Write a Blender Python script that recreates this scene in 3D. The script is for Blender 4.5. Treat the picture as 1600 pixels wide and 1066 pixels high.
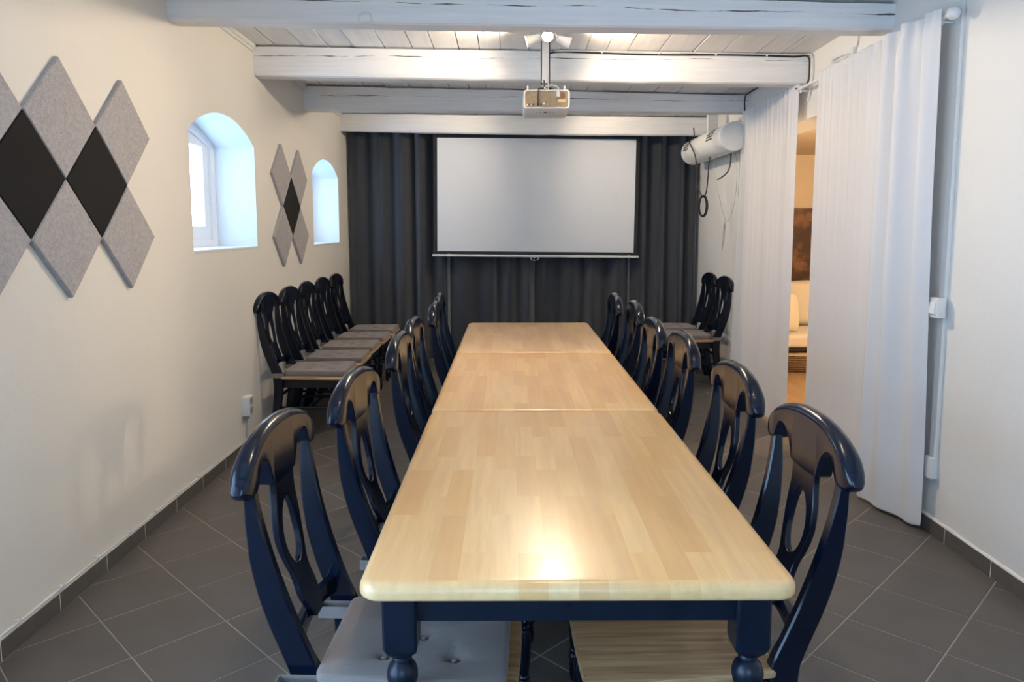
import bpy, bmesh, math, random
from mathutils import Vector, Matrix
from mathutils.geometry import tessellate_polygon

random.seed(7)
S = bpy.context.scene
for o in list(bpy.data.objects):
    bpy.data.objects.remove(o)
COL = S.collection

# ------------------------------------------------------------------ camera
cam_d = bpy.data.cameras.new('camera')
cam_d.sensor_width = 36.0
cam_d.lens = 1148.9 / 1600 * 36
cam_d.shift_y = -(533 - 476.77) / 1600
cam_d.clip_start = 0.02
cam = bpy.data.objects.new('camera', cam_d)
COL.objects.link(cam)
PITCH, YAW, ROLL, CAMH = 0.1059, 0.0032, -0.0012, 1.46
_r0 = Vector((math.cos(YAW), -math.sin(YAW), 0))
_f0 = Vector((math.sin(YAW), math.cos(YAW), 0))
_u0 = Vector((0, 0, 1))
_fw = _f0 * math.cos(PITCH) - _u0 * math.sin(PITCH)
_up = _u0 * math.cos(PITCH) + _f0 * math.sin(PITCH)
_rt = _r0 * math.cos(ROLL) + _up * math.sin(ROLL)
_up = _up * math.cos(ROLL) - _r0 * math.sin(ROLL)
cam.matrix_world = Matrix(((_rt.x, _up.x, -_fw.x, 0), (_rt.y, _up.y, -_fw.y, 0), (_rt.z, _up.z, -_fw.z, CAMH), (0, 0, 0, 1)))
S.camera = cam

# ------------------------------------------------------------------ exposure, sky, lights
S.view_settings.view_transform = 'Standard'
S.view_settings.look = 'None'
S.view_settings.gamma = 1.0
S.view_settings.use_curve_mapping = False
S.view_settings.exposure = 1.02
SKY_COL, SKY_STR = (0.42, 0.66, 1.0, 1), 4.6
WARM = (1.0, 0.80, 0.58)
W = bpy.data.worlds.new('sky')
S.world = W
W.use_nodes = True
W.node_tree.nodes['Background'].inputs[0].default_value = SKY_COL
W.node_tree.nodes['Background'].inputs[1].default_value = SKY_STR


def portal(loc, rot, sx, sy):
    l = bpy.data.lights.new('window_portal', 'AREA')
    l.shape = 'RECTANGLE'
    l.size, l.size_y = sx, sy
    l.cycles.is_portal = True
    o = bpy.data.objects.new('window_portal', l)
    o.location, o.rotation_euler = loc, rot
    COL.objects.link(o)


def point(loc, power, color, radius=0.04):
    l = bpy.data.lights.new('lamp_light', 'POINT')
    l.energy, l.color, l.shadow_soft_size = power, color, radius
    o = bpy.data.objects.new('lamp_light', l)
    o.location = loc
    COL.objects.link(o)
    return o


def spot(loc, target, power, color, angle, blend=0.6, radius=0.03):
    l = bpy.data.lights.new('lamp_light', 'SPOT')
    l.energy, l.color, l.shadow_soft_size = power, color, radius
    l.spot_size, l.spot_blend = math.radians(angle), blend
    o = bpy.data.objects.new('lamp_light', l)
    o.location = loc
    o.rotation_euler = (Vector(target) - Vector(loc)).to_track_quat('-Z', 'Y').to_euler()
    COL.objects.link(o)
    return o


XL, XR, YB, YF = -1.73, 2.02, 8.0, -1.6          # inner faces of the room
WINS = [(4.043, 5.07, 1.314, 1.995, 2.14), (6.535, 7.512, 1.29, 1.948, 2.09)]
ADDED_DOOR = (-1.15, 1.45, 0.03, 2.15)               # unseen terrace door, added in the window wall to let in daylight
ADDED_WIN = (-0.75, 0.75, 0.9, 2.2)                # unseen window behind the camera, added for more daylight
for (y0, y1, z0, z1, za) in WINS:
    portal((XL - 0.40, (y0 + y1) / 2, (z0 + za) / 2), (0, -math.pi / 2, 0), za - z0, y1 - y0)
portal((XL - 0.40, (ADDED_DOOR[0] + ADDED_DOOR[1]) / 2, (ADDED_DOOR[2] + ADDED_DOOR[3]) / 2), (0, -math.pi / 2, 0), ADDED_DOOR[3] - ADDED_DOOR[2], ADDED_DOOR[1] - ADDED_DOOR[0])
portal(((ADDED_WIN[0] + ADDED_WIN[1]) / 2, YF - 0.30, (ADDED_WIN[2] + ADDED_WIN[3]) / 2), (math.pi / 2, 0, 0),
       ADDED_WIN[1] - ADDED_WIN[0], ADDED_WIN[3] - ADDED_WIN[2])
# ceiling lamp clusters (the first is in view; the second hangs behind a beam, the third is an added unseen warm fill)
LAMP1 = Vector((0.225, 4.50, 2.600))
P_LAMP = 30
point((3.6, 5.6, 2.05), 62, (1.0, 0.76, 0.50), 0.12)      # lamp of the adjoining lounge

# ------------------------------------------------------------------ helpers


def tag(o, label=None, cat=None, group=None, kind=None):
    if label:
        o['label'] = label
    if cat:
        o['category'] = cat
    if group:
        o['group'] = group
    if kind:
        o['kind'] = kind
    return o


def empty(name, loc=(0, 0, 0), rz=0.0):
    o = bpy.data.objects.new(name, None)
    o.empty_display_size = 0.1
    o.location = loc
    o.rotation_euler = (0, 0, rz)
    COL.objects.link(o)
    return o


def obj(name, bm, mat=None, parent=None, smooth=True, angle=35, bevel=0, loc=None):
    me = bpy.data.meshes.new(name)
    bmesh.ops.recalc_face_normals(bm, faces=bm.faces)
    bm.to_mesh(me)
    bm.free()
    mats = mat if isinstance(mat, (list, tuple)) else [mat]
    for m in mats:
        me.materials.append(m)
    if smooth:
        me.shade_smooth()
        me.set_sharp_from_angle(angle=math.radians(angle))
    o = bpy.data.objects.new(name, me)
    COL.objects.link(o)
    if parent:
        o.parent = parent
    if loc:
        o.location = loc
    if bevel:
        b = o.modifiers.new('edge', 'BEVEL')
        b.width, b.segments, b.limit_method, b.angle_limit = bevel, 2, 'ANGLE', math.radians(40)
    return o


def box(bm, x0, x1, y0, y1, z0, z1, mi=0):
    v = [bm.verts.new(p) for p in ((x0, y0, z0), (x1, y0, z0), (x1, y1, z0), (x0, y1, z0), (x0, y0, z1), (x1, y0, z1), (x1, y1, z1), (x0, y1, z1))]
    for f in ((0, 3, 2, 1), (4, 5, 6, 7), (0, 1, 5, 4), (1, 2, 6, 5), (2, 3, 7, 6), (3, 0, 4, 7)):
        bm.faces.new([v[i] for i in f]).material_index = mi
    return v


def hexa(bm, pts):
    v = [bm.verts.new(p) for p in pts]
    for f in ((0, 3, 2, 1), (4, 5, 6, 7), (0, 1, 5, 4), (1, 2, 6, 5), (2, 3, 7, 6), (3, 0, 4, 7)):
        bm.faces.new([v[i] for i in f])
    return v


def loft(bm, rings, closed=True, cap=True, mi=0):
    vr = [[bm.verts.new(p) for p in r] for r in rings]
    n = len(vr[0])
    for a, b in zip(vr, vr[1:]):
        for i in range(n if closed else n - 1):
            j = (i + 1) % n
            bm.faces.new((a[i], a[j], b[j], b[i])).material_index = mi
    if cap and closed:
        bm.faces.new(vr[0][::-1]).material_index = mi
        bm.faces.new(vr[-1]).material_index = mi
    return vr


def lathe(bm, prof, cx=0, cy=0, n=16, cap=True, mi=0):
    """prof: list of (r, z)"""
    loft(bm, [[(cx + r * math.cos(2 * math.pi * k / n), cy + r * math.sin(2 * math.pi * k / n), z) for k in range(n)] for r, z in prof], True, cap, mi)


def lathe_axis(bm, prof, p, d, n=20, mi=0):
    """prof: (r, t) along direction d from p"""
    d = Vector(d).normalized()
    a = d.orthogonal().normalized()
    b = d.cross(a)
    p = Vector(p)
    loft(bm, [[p + d * t + (a * math.cos(2 * math.pi * k / n) + b * math.sin(2 * math.pi * k / n)) * r for k in range(n)] for r, t in prof], True, True, mi)


def smooth_path(pts, sub=6):
    P = [Vector(p) for p in pts]
    out = []
    for i in range(len(P) - 1):
        p0, p1, p2, p3 = P[max(i - 1, 0)], P[i], P[i + 1], P[min(i + 2, len(P) - 1)]
        for s in range(sub):
            t = s / sub
            out.append(0.5 * ((2 * p1) + (p2 - p0) * t + (2 * p0 - 5 * p1 + 4 * p2 - p3) * t * t + (3 * p1 - p0 - 3 * p2 + p3) * t ** 3))
    out.append(P[-1])
    return out


def tube(bm, pts, r, n=8, sub=6, mi=0):
    P = smooth_path(pts, sub) if sub > 1 else [Vector(p) for p in pts]
    rings = []
    a = None
    for i, p in enumerate(P):
        d = (P[min(i + 1, len(P) - 1)] - P[max(i - 1, 0)]).normalized()
        a = d.orthogonal().normalized() if a is None else (a - d * a.dot(d)).normalized()
        b = d.cross(a)
        rings.append([p + (a * math.cos(2 * math.pi * k / n) + b * math.sin(2 * math.pi * k / n)) * r for k in range(n)])
    loft(bm, rings, True, True, mi)


def interp(tab, t):
    if t <= tab[0][0]:
        return tab[0][1:] if len(tab[0]) > 2 else tab[0][1]
    for a, b in zip(tab, tab[1:]):
        if t <= b[0]:
            k = (t - a[0]) / (b[0] - a[0])
            if len(a) > 2:
                return tuple(x + (y - x) * k for x, y in zip(a[1:], b[1:]))
            return a[1] + (b[1] - a[1]) * k
    return tab[-1][1:] if len(tab[-1]) > 2 else tab[-1][1]


def pchip(tab, t):
    """smooth monotone-ish interpolation (Catmull-Rom on value) of (t, v)"""
    n = len(tab)
    if t <= tab[0][0]:
        return tab[0][1]
    if t >= tab[-1][0]:
        return tab[-1][1]
    for i in range(n - 1):
        if tab[i][0] <= t <= tab[i + 1][0]:
            h = tab[i + 1][0] - tab[i][0]
            s = (t - tab[i][0]) / h

            def slope(k):
                if k == 0 or k == n - 1:
                    k0, k1 = max(k - 1, 0), min(k + 1, n - 1)
                    return (tab[k1][1] - tab[k0][1]) / (tab[k1][0] - tab[k0][0])
                d0 = (tab[k][1] - tab[k - 1][1]) / (tab[k][0] - tab[k - 1][0])
                d1 = (tab[k + 1][1] - tab[k][1]) / (tab[k + 1][0] - tab[k][0])
                return 0 if d0 * d1 <= 0 else 2 * d0 * d1 / (d0 + d1)
            m0, m1 = slope(i) * h, slope(i + 1) * h
            return (2 * s ** 3 - 3 * s * s + 1) * tab[i][1] + (s ** 3 - 2 * s * s + s) * m0 + (-2 * s ** 3 + 3 * s * s) * tab[i + 1][1] + (s ** 3 - s * s) * m1


def copy_thing(root, loc, rz, label, group=None):
    r = root.copy()
    COL.objects.link(r)
    r.location = loc
    r.rotation_euler = (0, 0, rz)
    r['label'] = label
    if group:
        r['group'] = group
    for ch in root.children:
        c = ch.copy()
        COL.objects.link(c)
        c.parent = r
        for g in ch.children:
            d = g.copy()
            COL.objects.link(d)
            d.parent = c
    return r


# ------------------------------------------------------------------ materials
class N:
    def __init__(self, name):
        self.m = bpy.data.materials.new(name)
        self.m.use_nodes = True
        self.t = self.m.node_tree
        self.b = self.t.nodes['Principled BSDF']

    def n(self, typ, **kw):
        x = self.t.nodes.new(typ)
        for k, v in kw.items():
            setattr(x, k, v)
        return x

    def l(self, a, b):
        self.t.links.new(a, b)

    def coords(self, scale=(1, 1, 1), rot=(0, 0, 0), loc=(0, 0, 0), kind='Object'):
        tc = self.n('ShaderNodeTexCoord')
        mp = self.n('ShaderNodeMapping')
        mp.inputs['Scale'].default_value = scale
        mp.inputs['Rotation'].default_value = rot
        mp.inputs['Location'].default_value = loc
        self.l(tc.outputs[kind], mp.inputs[0])
        return mp.outputs[0]

    def noise(self, vec, scale, detail=4, rough=0.55):
        x = self.n('ShaderNodeTexNoise')
        x.inputs['Scale'].default_value = scale
        x.inputs['Detail'].default_value = detail
        x.inputs['Roughness'].default_value = rough
        if vec:
            self.l(vec, x.inputs['Vector'])
        return x.outputs['Fac']

    def ramp(self, fac, stops):
        x = self.n('ShaderNodeValToRGB')
        e = x.color_ramp.elements
        while len(e) < len(stops):
            e.new(0.5)
        for k, (p, c) in enumerate(stops):
            e[k].position = p
            e[k].color = c if len(c) == 4 else (*c, 1)
        self.l(fac, x.inputs[0])
        return x.outputs['Color']

    def mix(self, fac, a, b, blend='MIX'):
        x = self.n('ShaderNodeMix', data_type='RGBA', blend_type=blend)
        if isinstance(fac, (int, float)):
            x.inputs[0].default_value = fac
        else:
            self.l(fac, x.inputs[0])
        for s, v in ((6, a), (7, b)):
            if isinstance(v, tuple):
                x.inputs[s].default_value = v if len(v) == 4 else (*v, 1)
            else:
                self.l(v, x.inputs[s])
        return x.outputs[2]

    def math(self, op, a, b=None):
        x = self.n('ShaderNodeMath', operation=op)
        for s, v in ((0, a), (1, b)):
            if v is None:
                continue
            if isinstance(v, (int, float)):
                x.inputs[s].default_value = v
            else:
                self.l(v, x.inputs[s])
        return x.outputs[0]

    def col(self, c):
        if isinstance(c, tuple):
            self.b.inputs['Base Color'].default_value = (*c, 1) if len(c) == 3 else c
        else:
            self.l(c, self.b.inputs['Base Color'])

    def bump(self, h, strength=0.3, dist=0.01):
        x = self.n('ShaderNodeBump')
        x.inputs['Strength'].default_value = strength
        x.inputs['Distance'].default_value = dist
        self.l(h, x.inputs['Height'])
        self.l(x.outputs[0], self.b.inputs['Normal'])

    def set(self, **kw):
        for k, v in kw.items():
            self.b.inputs[k.replace('_', ' ').title() if k not in ('IOR',) else k].default_value = v
        return self


def plain(name, c, rough=0.5, metal=0.0, coat=0.0, var=0.06, bump=0.0, scale=40):
    k = N(name)
    v = k.coords()
    f = k.noise(v, scale, 3)
    k.col(k.ramp(f, [(0.3, tuple(x * (1 - var) for x in c)), (0.7, tuple(min(1, x * (1 + var)) for x in c))]))
    k.b.inputs['Roughness'].default_value = rough
    k.b.inputs['Metallic'].default_value = metal
    k.b.inputs['Coat Weight'].default_value = coat
    if bump:
        k.bump(f, bump, 0.004)
    return k.m


def m_plaster(name, c, rough=0.85):
    k = N(name)
    v = k.coords()
    big = k.noise(v, 1.1, 3)
    fine = k.noise(v, 55, 5)
    mid = k.noise(v, 7, 4)
    k.col(k.ramp(big, [(0.3, tuple(x * 0.96 for x in c)), (0.7, c)]))
    k.b.inputs['Roughness'].default_value = rough
    h = k.math('ADD', k.math('MULTIPLY', fine, 0.35), k.math('MULTIPLY', mid, 1.2))
    k.bump(h, 0.30, 0.006)
    return k.m


def m_beam(name, zc, c=(0.84, 0.84, 0.83), ph=0.0):
    """old white-painted timber with a long drying crack at height zc"""
    k = N(name)
    v = k.coords()
    g = k.coords(scale=(0.7, 6, 14))
    grain = k.noise(g, 3.0, 6, 0.6)
    base = k.ramp(grain, [(0.28, tuple(x * 0.90 for x in c)), (0.6, c)])
    sp = k.n('ShaderNodeSeparateXYZ')
    k.l(v, sp.inputs[0])
    wob = k.noise(k.coords(scale=(1.4, 0, 0), loc=(ph, 0, 0)), 1.0, 3)
    line = k.math('ABSOLUTE', k.math('SUBTRACT', sp.outputs['Z'], k.math('ADD', k.math('MULTIPLY', k.math('SUBTRACT', wob, 0.5), 0.05), k.math('ADD', k.math('MULTIPLY', sp.outputs['X'], -0.014), zc))))
    gate = k.noise(k.coords(scale=(1, 0, 0), loc=(ph * 3 + 4, 0, 0)), 2.6, 4)
    wid = k.math('MULTIPLY', k.math('MAXIMUM', k.math('SUBTRACT', gate, 0.47), 0.0), 0.028)
    crack = k.math('LESS_THAN', line, wid)
    k.col(k.mix(crack, base, (0.05, 0.045, 0.04)))
    k.b.inputs['Roughness'].default_value = 0.6
    k.bump(k.math('SUBTRACT', grain, k.math('MULTIPLY', crack, 1.5)), 0.5, 0.006)
    return k.m


def m_plank(name):
    k = N(name)
    g = k.coords(scale=(9, 0.6, 1))
    grain = k.noise(g, 2.5, 6, 0.6)
    oi = k.n('ShaderNodeObjectInfo')
    base = k.ramp(grain, [(0.28, (0.76, 0.75, 0.735)), (0.6, (0.86, 0.855, 0.84))])
    k.col(k.mix(k.math('MULTIPLY', oi.outputs['Random'], 0.12), base, (0.5, 0.5, 0.5)))
    k.b.inputs['Roughness'].default_value = 0.6
    k.bump(grain, 0.4, 0.004)
    return k.m


def m_tile(name):
    k = N(name)
    v = k.coords()
    f1, f2 = k.noise(v, 5, 4), k.noise(v, 120, 3)
    oi = k.n('ShaderNodeObjectInfo')
    a = k.ramp(f1, [(0.3, (0.092, 0.082, 0.073)), (0.7, (0.122, 0.110, 0.098))])
    a = k.mix(0.35, a, k.ramp(f2, [(0.3, (0.080, 0.072, 0.065)), (0.7, (0.135, 0.122, 0.110))]))
    a = k.mix(k.math('MULTIPLY', oi.outputs['Random'], 0.25), a, (0.085, 0.078, 0.071))
    k.col(a)
    k.b.inputs['Roughness'].default_value = 0.48
    k.bump(f2, 0.12, 0.001)
    return k.m


def m_butcher(name):
    """varnished finger-jointed beech: staves along Y"""
    k = N(name)
    v = k.coords(rot=(0, 0, math.pi / 2))
    br = k.n('ShaderNodeTexBrick', offset=0.37, offset_frequency=2, squash=1.0)
    k.l(v, br.inputs['Vector'])
    br.inputs['Color1'].default_value = (0, 0, 0, 1)
    br.inputs['Color2'].default_value = (1, 1, 1, 1)
    br.inputs['Mortar'].default_value = (0.35, 0.35, 0.35, 1)
    br.inputs['Scale'].default_value = 1.0
    br.inputs['Mortar Size'].default_value = 0.0006
    br.inputs['Brick Width'].default_value = 0.34
    br.inputs['Row Height'].default_value = 0.061
    g = k.coords(scale=(16, 1.1, 16))
    sh = k.n('ShaderNodeVectorMath', operation='ADD')
    k.l(g, sh.inputs[0])
    k.l(br.outputs['Color'], sh.inputs[1])
    grain = k.noise(sh.outputs[0], 2.2, 7, 0.62)
    big = k.noise(k.coords(scale=(2, 1, 1)), 2.4, 3)
    tone = k.ramp(br.outputs['Color'], [(0.0, (0.74, 0.42, 0.160)), (0.3, (0.84, 0.53, 0.225)), (0.75, (0.88, 0.585, 0.265)), (1.0, (0.78, 0.445, 0.165))])
    tone = k.mix(k.ramp(grain, [(0.35, (0, 0, 0)), (0.75, (0.6, 0.6, 0.6))]), tone, (0.60, 0.35, 0.16))
    tone = k.mix(k.ramp(big, [(0.45, (0, 0, 0)), (0.8, (0.35, 0.35, 0.35))]), tone, (0.80, 0.56, 0.34))
    k.col(tone)
    k.b.inputs['Roughness'].default_value = 0.30
    k.b.inputs['Coat Weight'].default_value = 0.10
    k.b.inputs['Coat Roughness'].default_value = 0.2
    k.bump(grain, 0.05, 0.002)
    return k.m


def m_wood(name, c1, c2, rough=0.4, sc=(14, 1.2, 14), coat=0.1):
    k = N(name)
    grain = k.noise(k.coords(scale=sc), 2.0, 7, 0.62)
    k.col(k.ramp(grain, [(0.3, c1), (0.7, c2)]))
    k.b.inputs['Roughness'].default_value = rough
    k.b.inputs['Coat Weight'].default_value = coat
    return k.m


def m_lacquer(name, c, rough=0.27, coat=0.55):
    k = N(name)
    v = k.coords()
    f = k.noise(v, 18, 4)
    k.col(k.ramp(f, [(0.3, tuple(x * 0.85 for x in c)), (0.75, tuple(x * 1.15 for x in c))]))
    k.l(k.ramp(k.noise(v, 9, 3), [(0.3, (rough * 0.8,) * 3), (0.7, (rough * 1.25,) * 3)]), k.b.inputs['Roughness'])
    k.b.inputs['Coat Weight'].default_value = coat
    k.b.inputs['Coat Roughness'].default_value = 0.12
    k.b.inputs['Specular IOR Level'].default_value = 0.3
    return k.m


def m_fabric(name, c, rough=0.95, weave=420, ribs=0.0, sheen=0.2, trans=0.0, var=0.12):
    k = N(name)
    v = k.coords()
    f = k.noise(v, weave, 2)
    a = k.ramp(f, [(0.3, tuple(x * (1 - var) for x in c)), (0.7, tuple(min(1, x * (1 + var)) for x in c))])
    h = f
    if ribs:
        w = k.n('ShaderNodeTexWave', wave_type='BANDS', bands_direction='X')
        w.inputs['Scale'].default_value = ribs
        w.inputs['Distortion'].default_value = 0.3
        k.l(v, w.inputs['Vector'])
        a = k.mix(k.math('MULTIPLY', w.outputs['Fac'], 0.22), a, tuple(x * 0.6 for x in c))
        h = k.math('ADD', f, w.outputs['Fac'])
    k.col(a)
    k.b.inputs['Roughness'].default_value = rough
    k.b.inputs['Sheen Weight'].default_value = sheen
    k.bump(h, 0.25, 0.001)
    if trans:
        tr = k.n('ShaderNodeBsdfTranslucent')
        k.l(a, tr.inputs[0])
        mx = k.n('ShaderNodeMixShader')
        mx.inputs[0].default_value = trans
        out = k.t.nodes['Material Output']
        k.l(k.b.outputs[0], mx.inputs[1])
        k.l(tr.outputs[0], mx.inputs[2])
        k.l(mx.outputs[0], out.inputs[0])
    return k.m


def m_felt(name, c, var=0.25):
    k = N(name)
    v = k.coords()
    f = k.noise(v, 70, 5, 0.75)
    f2 = k.noise(v, 260, 3, 0.7)
    k.col(k.mix(0.4, k.ramp(f, [(0.35, tuple(x * (1 - var) for x in c)), (0.65, tuple(x * (1 + var * 0.6) for x in c))]),
                k.ramp(f2, [(0.35, tuple(x * (1 - 1.6 * var) for x in c)), (0.65, tuple(x * (1 + var) for x in c))])))
    k.b.inputs['Roughness'].default_value = 1.0
    k.bump(f2, 0.3, 0.002)
    return k.m


def m_glass(name):
    k = N(name)
    gl = k.n('ShaderNodeBsdfGlossy')
    gl.inputs['Roughness'].default_value = 0.02
    tr = k.n('ShaderNodeBsdfTransparent')
    tr.inputs[0].default_value = (0.96, 0.98, 0.98, 1)
    mx = k.n('ShaderNodeMixShader')
    fr = k.n('ShaderNodeFresnel')
    fr.inputs[0].default_value = 1.45
    k.l(fr.outputs[0], mx.inputs[0])
    k.l(tr.outputs[0], mx.inputs[1])
    k.l(gl.outputs[0], mx.inputs[2])
    k.l(mx.outputs[0], k.t.nodes['Material Output'].inputs[0])
    return k.m


def m_emit(name, c, s):
    k = N(name)
    k.b.inputs['Emission Color'].default_value = (*c, 1)
    k.b.inputs['Emission Strength'].default_value = s
    k.col(c)
    return k.m


def m_picture(name):
    """abstract brown painting"""
    k = N(name)
    v = k.coords()
    f = k.noise(v, 1.9, 7, 0.6)
    g = k.noise(v, 11, 6, 0.7)
    a = k.ramp(f, [(0.36, (0.020, 0.012, 0.009)), (0.5, (0.085, 0.038, 0.02)), (0.56, (0.30, 0.145, 0.065)), (0.7, (0.20, 0.085, 0.04))])
    k.col(k.mix(k.math('MULTIPLY', g, 0.5), a, (0.05, 0.022, 0.014)))
    k.b.inputs['Roughness'].default_value = 0.5
    return k.m


M = dict(
    wall_l=m_plaster('cream_plaster', (0.80, 0.775, 0.715)),
    wall_r=m_plaster('white_plaster', (0.80, 0.79, 0.755)),
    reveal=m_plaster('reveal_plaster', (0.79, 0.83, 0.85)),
    lounge=m_plaster('lounge_plaster', (0.78, 0.66, 0.50)),
    grout=plain('grout', (0.34, 0.315, 0.275), 0.9, var=0.12),
    tile=m_tile('floor_tile'), plank=m_plank('ceiling_plank'),
    dark=plain('dark_gap', (0.03, 0.028, 0.026), 0.9),
    butcher=m_butcher('beech_staves'),
    seat=m_wood('oiled_seat_wood', (0.25, 0.125, 0.05), (0.66, 0.43, 0.22), 0.42, sc=(26, 1.0, 26)),
    navy=m_lacquer('navy_lacquer', (0.0015, 0.0042, 0.0135), 0.19, 0.22),
    navy_table=m_lacquer('navy_table_paint', (0.0016, 0.0068, 0.018), 0.34, 0.12),
    cushion=m_fabric('taupe_cotton', (0.225, 0.19, 0.175), ribs=42, weave=500),
    black_fab=m_fabric('charcoal_curtain', (0.036, 0.042, 0.054), weave=300, sheen=0.45),
    white_fab=m_fabric('white_curtain', (0.85, 0.85, 0.86), weave=500, trans=0.22, var=0.03),
    felt=m_felt('grey_felt', (0.42, 0.41, 0.42), 0.3), felt_dk=m_felt('black_felt', (0.009, 0.0075, 0.0075), 0.15),
    screen=plain('screen_cloth', (0.75, 0.78, 0.82), 0.8, var=0.01), black=plain('matt_black', (0.011, 0.011, 0.012), 0.6),  # slight blue in the white screen cloth stands in for its daylight cast
    white=plain('white_enamel', (0.80, 0.80, 0.785), 0.35, var=0.02), white_pl=plain('white_plastic', (0.78, 0.775, 0.75), 0.42, var=0.02),
    win=plain('white_window_paint', (0.82, 0.83, 0.84), 0.4, var=0.02), glass=m_glass('window_glass'),
    grey=plain('grey_plastic', (0.30, 0.30, 0.30), 0.5), metal=plain('brushed_metal', (0.62, 0.62, 0.61), 0.3, metal=1.0),
    tan=plain('tan_vent_panel', (0.20, 0.155, 0.10), 0.6, var=0.2, scale=60), yellow=plain('yellow_sticker', (0.72, 0.55, 0.20), 0.6),
    red=plain('red_brown_socket', (0.11, 0.03, 0.02), 0.5), vent=plain('dark_vent', (0.05, 0.048, 0.045), 0.7),
    cable_b=plain('black_cable', (0.012, 0.012, 0.012), 0.5), cable_w=plain('white_cable', (0.72, 0.71, 0.68), 0.5),
    cable_g=plain('grey_cord', (0.42, 0.42, 0.42), 0.6),
    sofa=m_fabric('cream_linen', (0.66, 0.60, 0.50), weave=300), sofa_fr=plain('black_frame', (0.02, 0.018, 0.016), 0.5),
    lounge_fl=m_wood('lounge_oak', (0.27, 0.17, 0.09), (0.38, 0.25, 0.14), 0.4), art=m_picture('brown_abstract'),
    straw=m_fabric('woven_straw', (0.46, 0.31, 0.15), ribs=30, weave=120, var=0.3),
    straw_dk=m_fabric('dark_straw', (0.17, 0.10, 0.05), ribs=60, weave=120, var=0.3),
    lamp=m_emit('lamp_glow', (1.0, 0.86, 0.64), 60.0),
)



def sstep(a, b, t):
    t = min(1, max(0, (t - a) / (b - a)))
    return t * t * (3 - 2 * t)


# ------------------------------------------------------------------ room shell


def ceil_z(x, y):
    return 2.688 - 0.021 * (x - XL) - 0.022 * (y - 4.9)


def arch(y0, y1, z0, zs, za, n=14):
    """outline of an arched opening: list of (y, z)"""
    hw, rise = (y1 - y0) / 2, za - zs
    R = (hw * hw + rise * rise) / (2 * rise)
    cy, cz = (y0 + y1) / 2, za - R
    a = math.asin(hw / R)
    pts = [(y0, z0), (y1, z0)]
    for k in range(n + 1):
        t = a - 2 * a * k / n
        pts.append((cy + R * math.sin(t), cz + R * math.cos(t)))
    return pts


def wall_with_holes(bm, outer, holes, place, thick):
    """outer/holes: 2D loops; place(u, v, t) -> 3D at depth t (0 inner face, 1 outer face)"""
    loops = [[Vector((a, b, 0)) for a, b in l] for l in [outer] + holes]
    flat = [p for l in loops for p in l]
    tris = tessellate_polygon(loops)
    for t in (0, 1):
        vs = [bm.verts.new(place(p.x, p.y, t)) for p in flat]
        for tr in tris:
            try:
                bm.faces.new([vs[i] for i in tr])
            except ValueError:
                pass
    # outer rim
    n = len(outer)
    for i in range(n):
        j = (i + 1) % n
        bm.faces.new([bm.verts.new(place(*outer[i], 0)), bm.verts.new(place(*outer[j], 0)), bm.verts.new(place(*outer[j], 1)), bm.verts.new(place(*outer[i], 1))])


TW = 0.34
outerL = [(YF, -0.05), (YB + 0.2, -0.05), (YB + 0.2, 2.95), (YF, 2.95)]
bm = bmesh.new()
td = ADDED_DOOR
tl = [(td[0], td[2]), (td[1], td[2]), (td[1], td[3]), (td[0], td[3])]
wall_with_holes(bm, outerL, [arch(*w) for w in WINS] + [tl], lambda u, v, t: (XL - TW * t, u, v), TW)
loft(bm, [[(XL - TW * t, y, z) for y, z in tl] for t in (0, 1)], True, False)
wall_l = obj('wall_left', bm, M['wall_l'], smooth=False)
tag(wall_l, kind='structure')
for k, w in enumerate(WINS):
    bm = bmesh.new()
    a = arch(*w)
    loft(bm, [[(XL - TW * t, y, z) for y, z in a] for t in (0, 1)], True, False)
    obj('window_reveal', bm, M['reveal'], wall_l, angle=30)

DOOR = (4.02, 6.05, 2.185)
TR = 0.26
outerR = [(YF, -0.05), (9.0, -0.05), (9.0, 2.95), (YF, 2.95)]
bm = bmesh.new()
dl = [(DOOR[0], 0.0), (DOOR[1], 0.0), (DOOR[1], DOOR[2]), (DOOR[0], DOOR[2])]
wall_with_holes(bm, outerR, [dl], lambda u, v, t: (XR + TR * t, u, v), TR)
loft(bm, [[(XR + TR * t, y, z) for y, z in dl] for t in (0, 1)], True, False)
tag(obj('wall_right', bm, M['wall_r'], smooth=False), kind='structure')
bm = bmesh.new()
box(bm, XL - TW, XR + TR, YB, YB + 0.2, -0.05, 2.95)
tag(obj('wall_back', bm, M['wall_l'], smooth=False), kind='structure')
bm = bmesh.new()
fw = ADDED_WIN
fl = [(fw[0], fw[2]), (fw[1], fw[2]), (fw[1], fw[3]), (fw[0], fw[3])]
wall_with_holes(bm, [(XL - TW, -0.05), (XR + TR, -0.05), (XR + TR, 2.95), (XL - TW, 2.95)], [fl], lambda u, v, t: (u, YF - 0.25 * t, v), 0.25)
loft(bm, [[(x, YF - 0.25 * t, z) for x, z in fl] for t in (0, 1)], True, False)
tag(obj('wall_front', bm, M['wall_r'], smooth=False), kind='structure')

# floor: grout bed + diagonal tiles
bm = bmesh.new()
box(bm, XL, XR, YF, YB, -0.06, -0.0016)
floor = tag(obj('floor', bm, M['grout'], smooth=False), kind='structure')
TS, TA = 0.2251 * CAMH, 0.788
TO = Vector((-1.0447 * CAMH, 1.7848 * CAMH))
EL, EM = Vector((math.cos(TA), math.sin(TA))), Vector((math.sin(TA), -math.cos(TA)))


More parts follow.
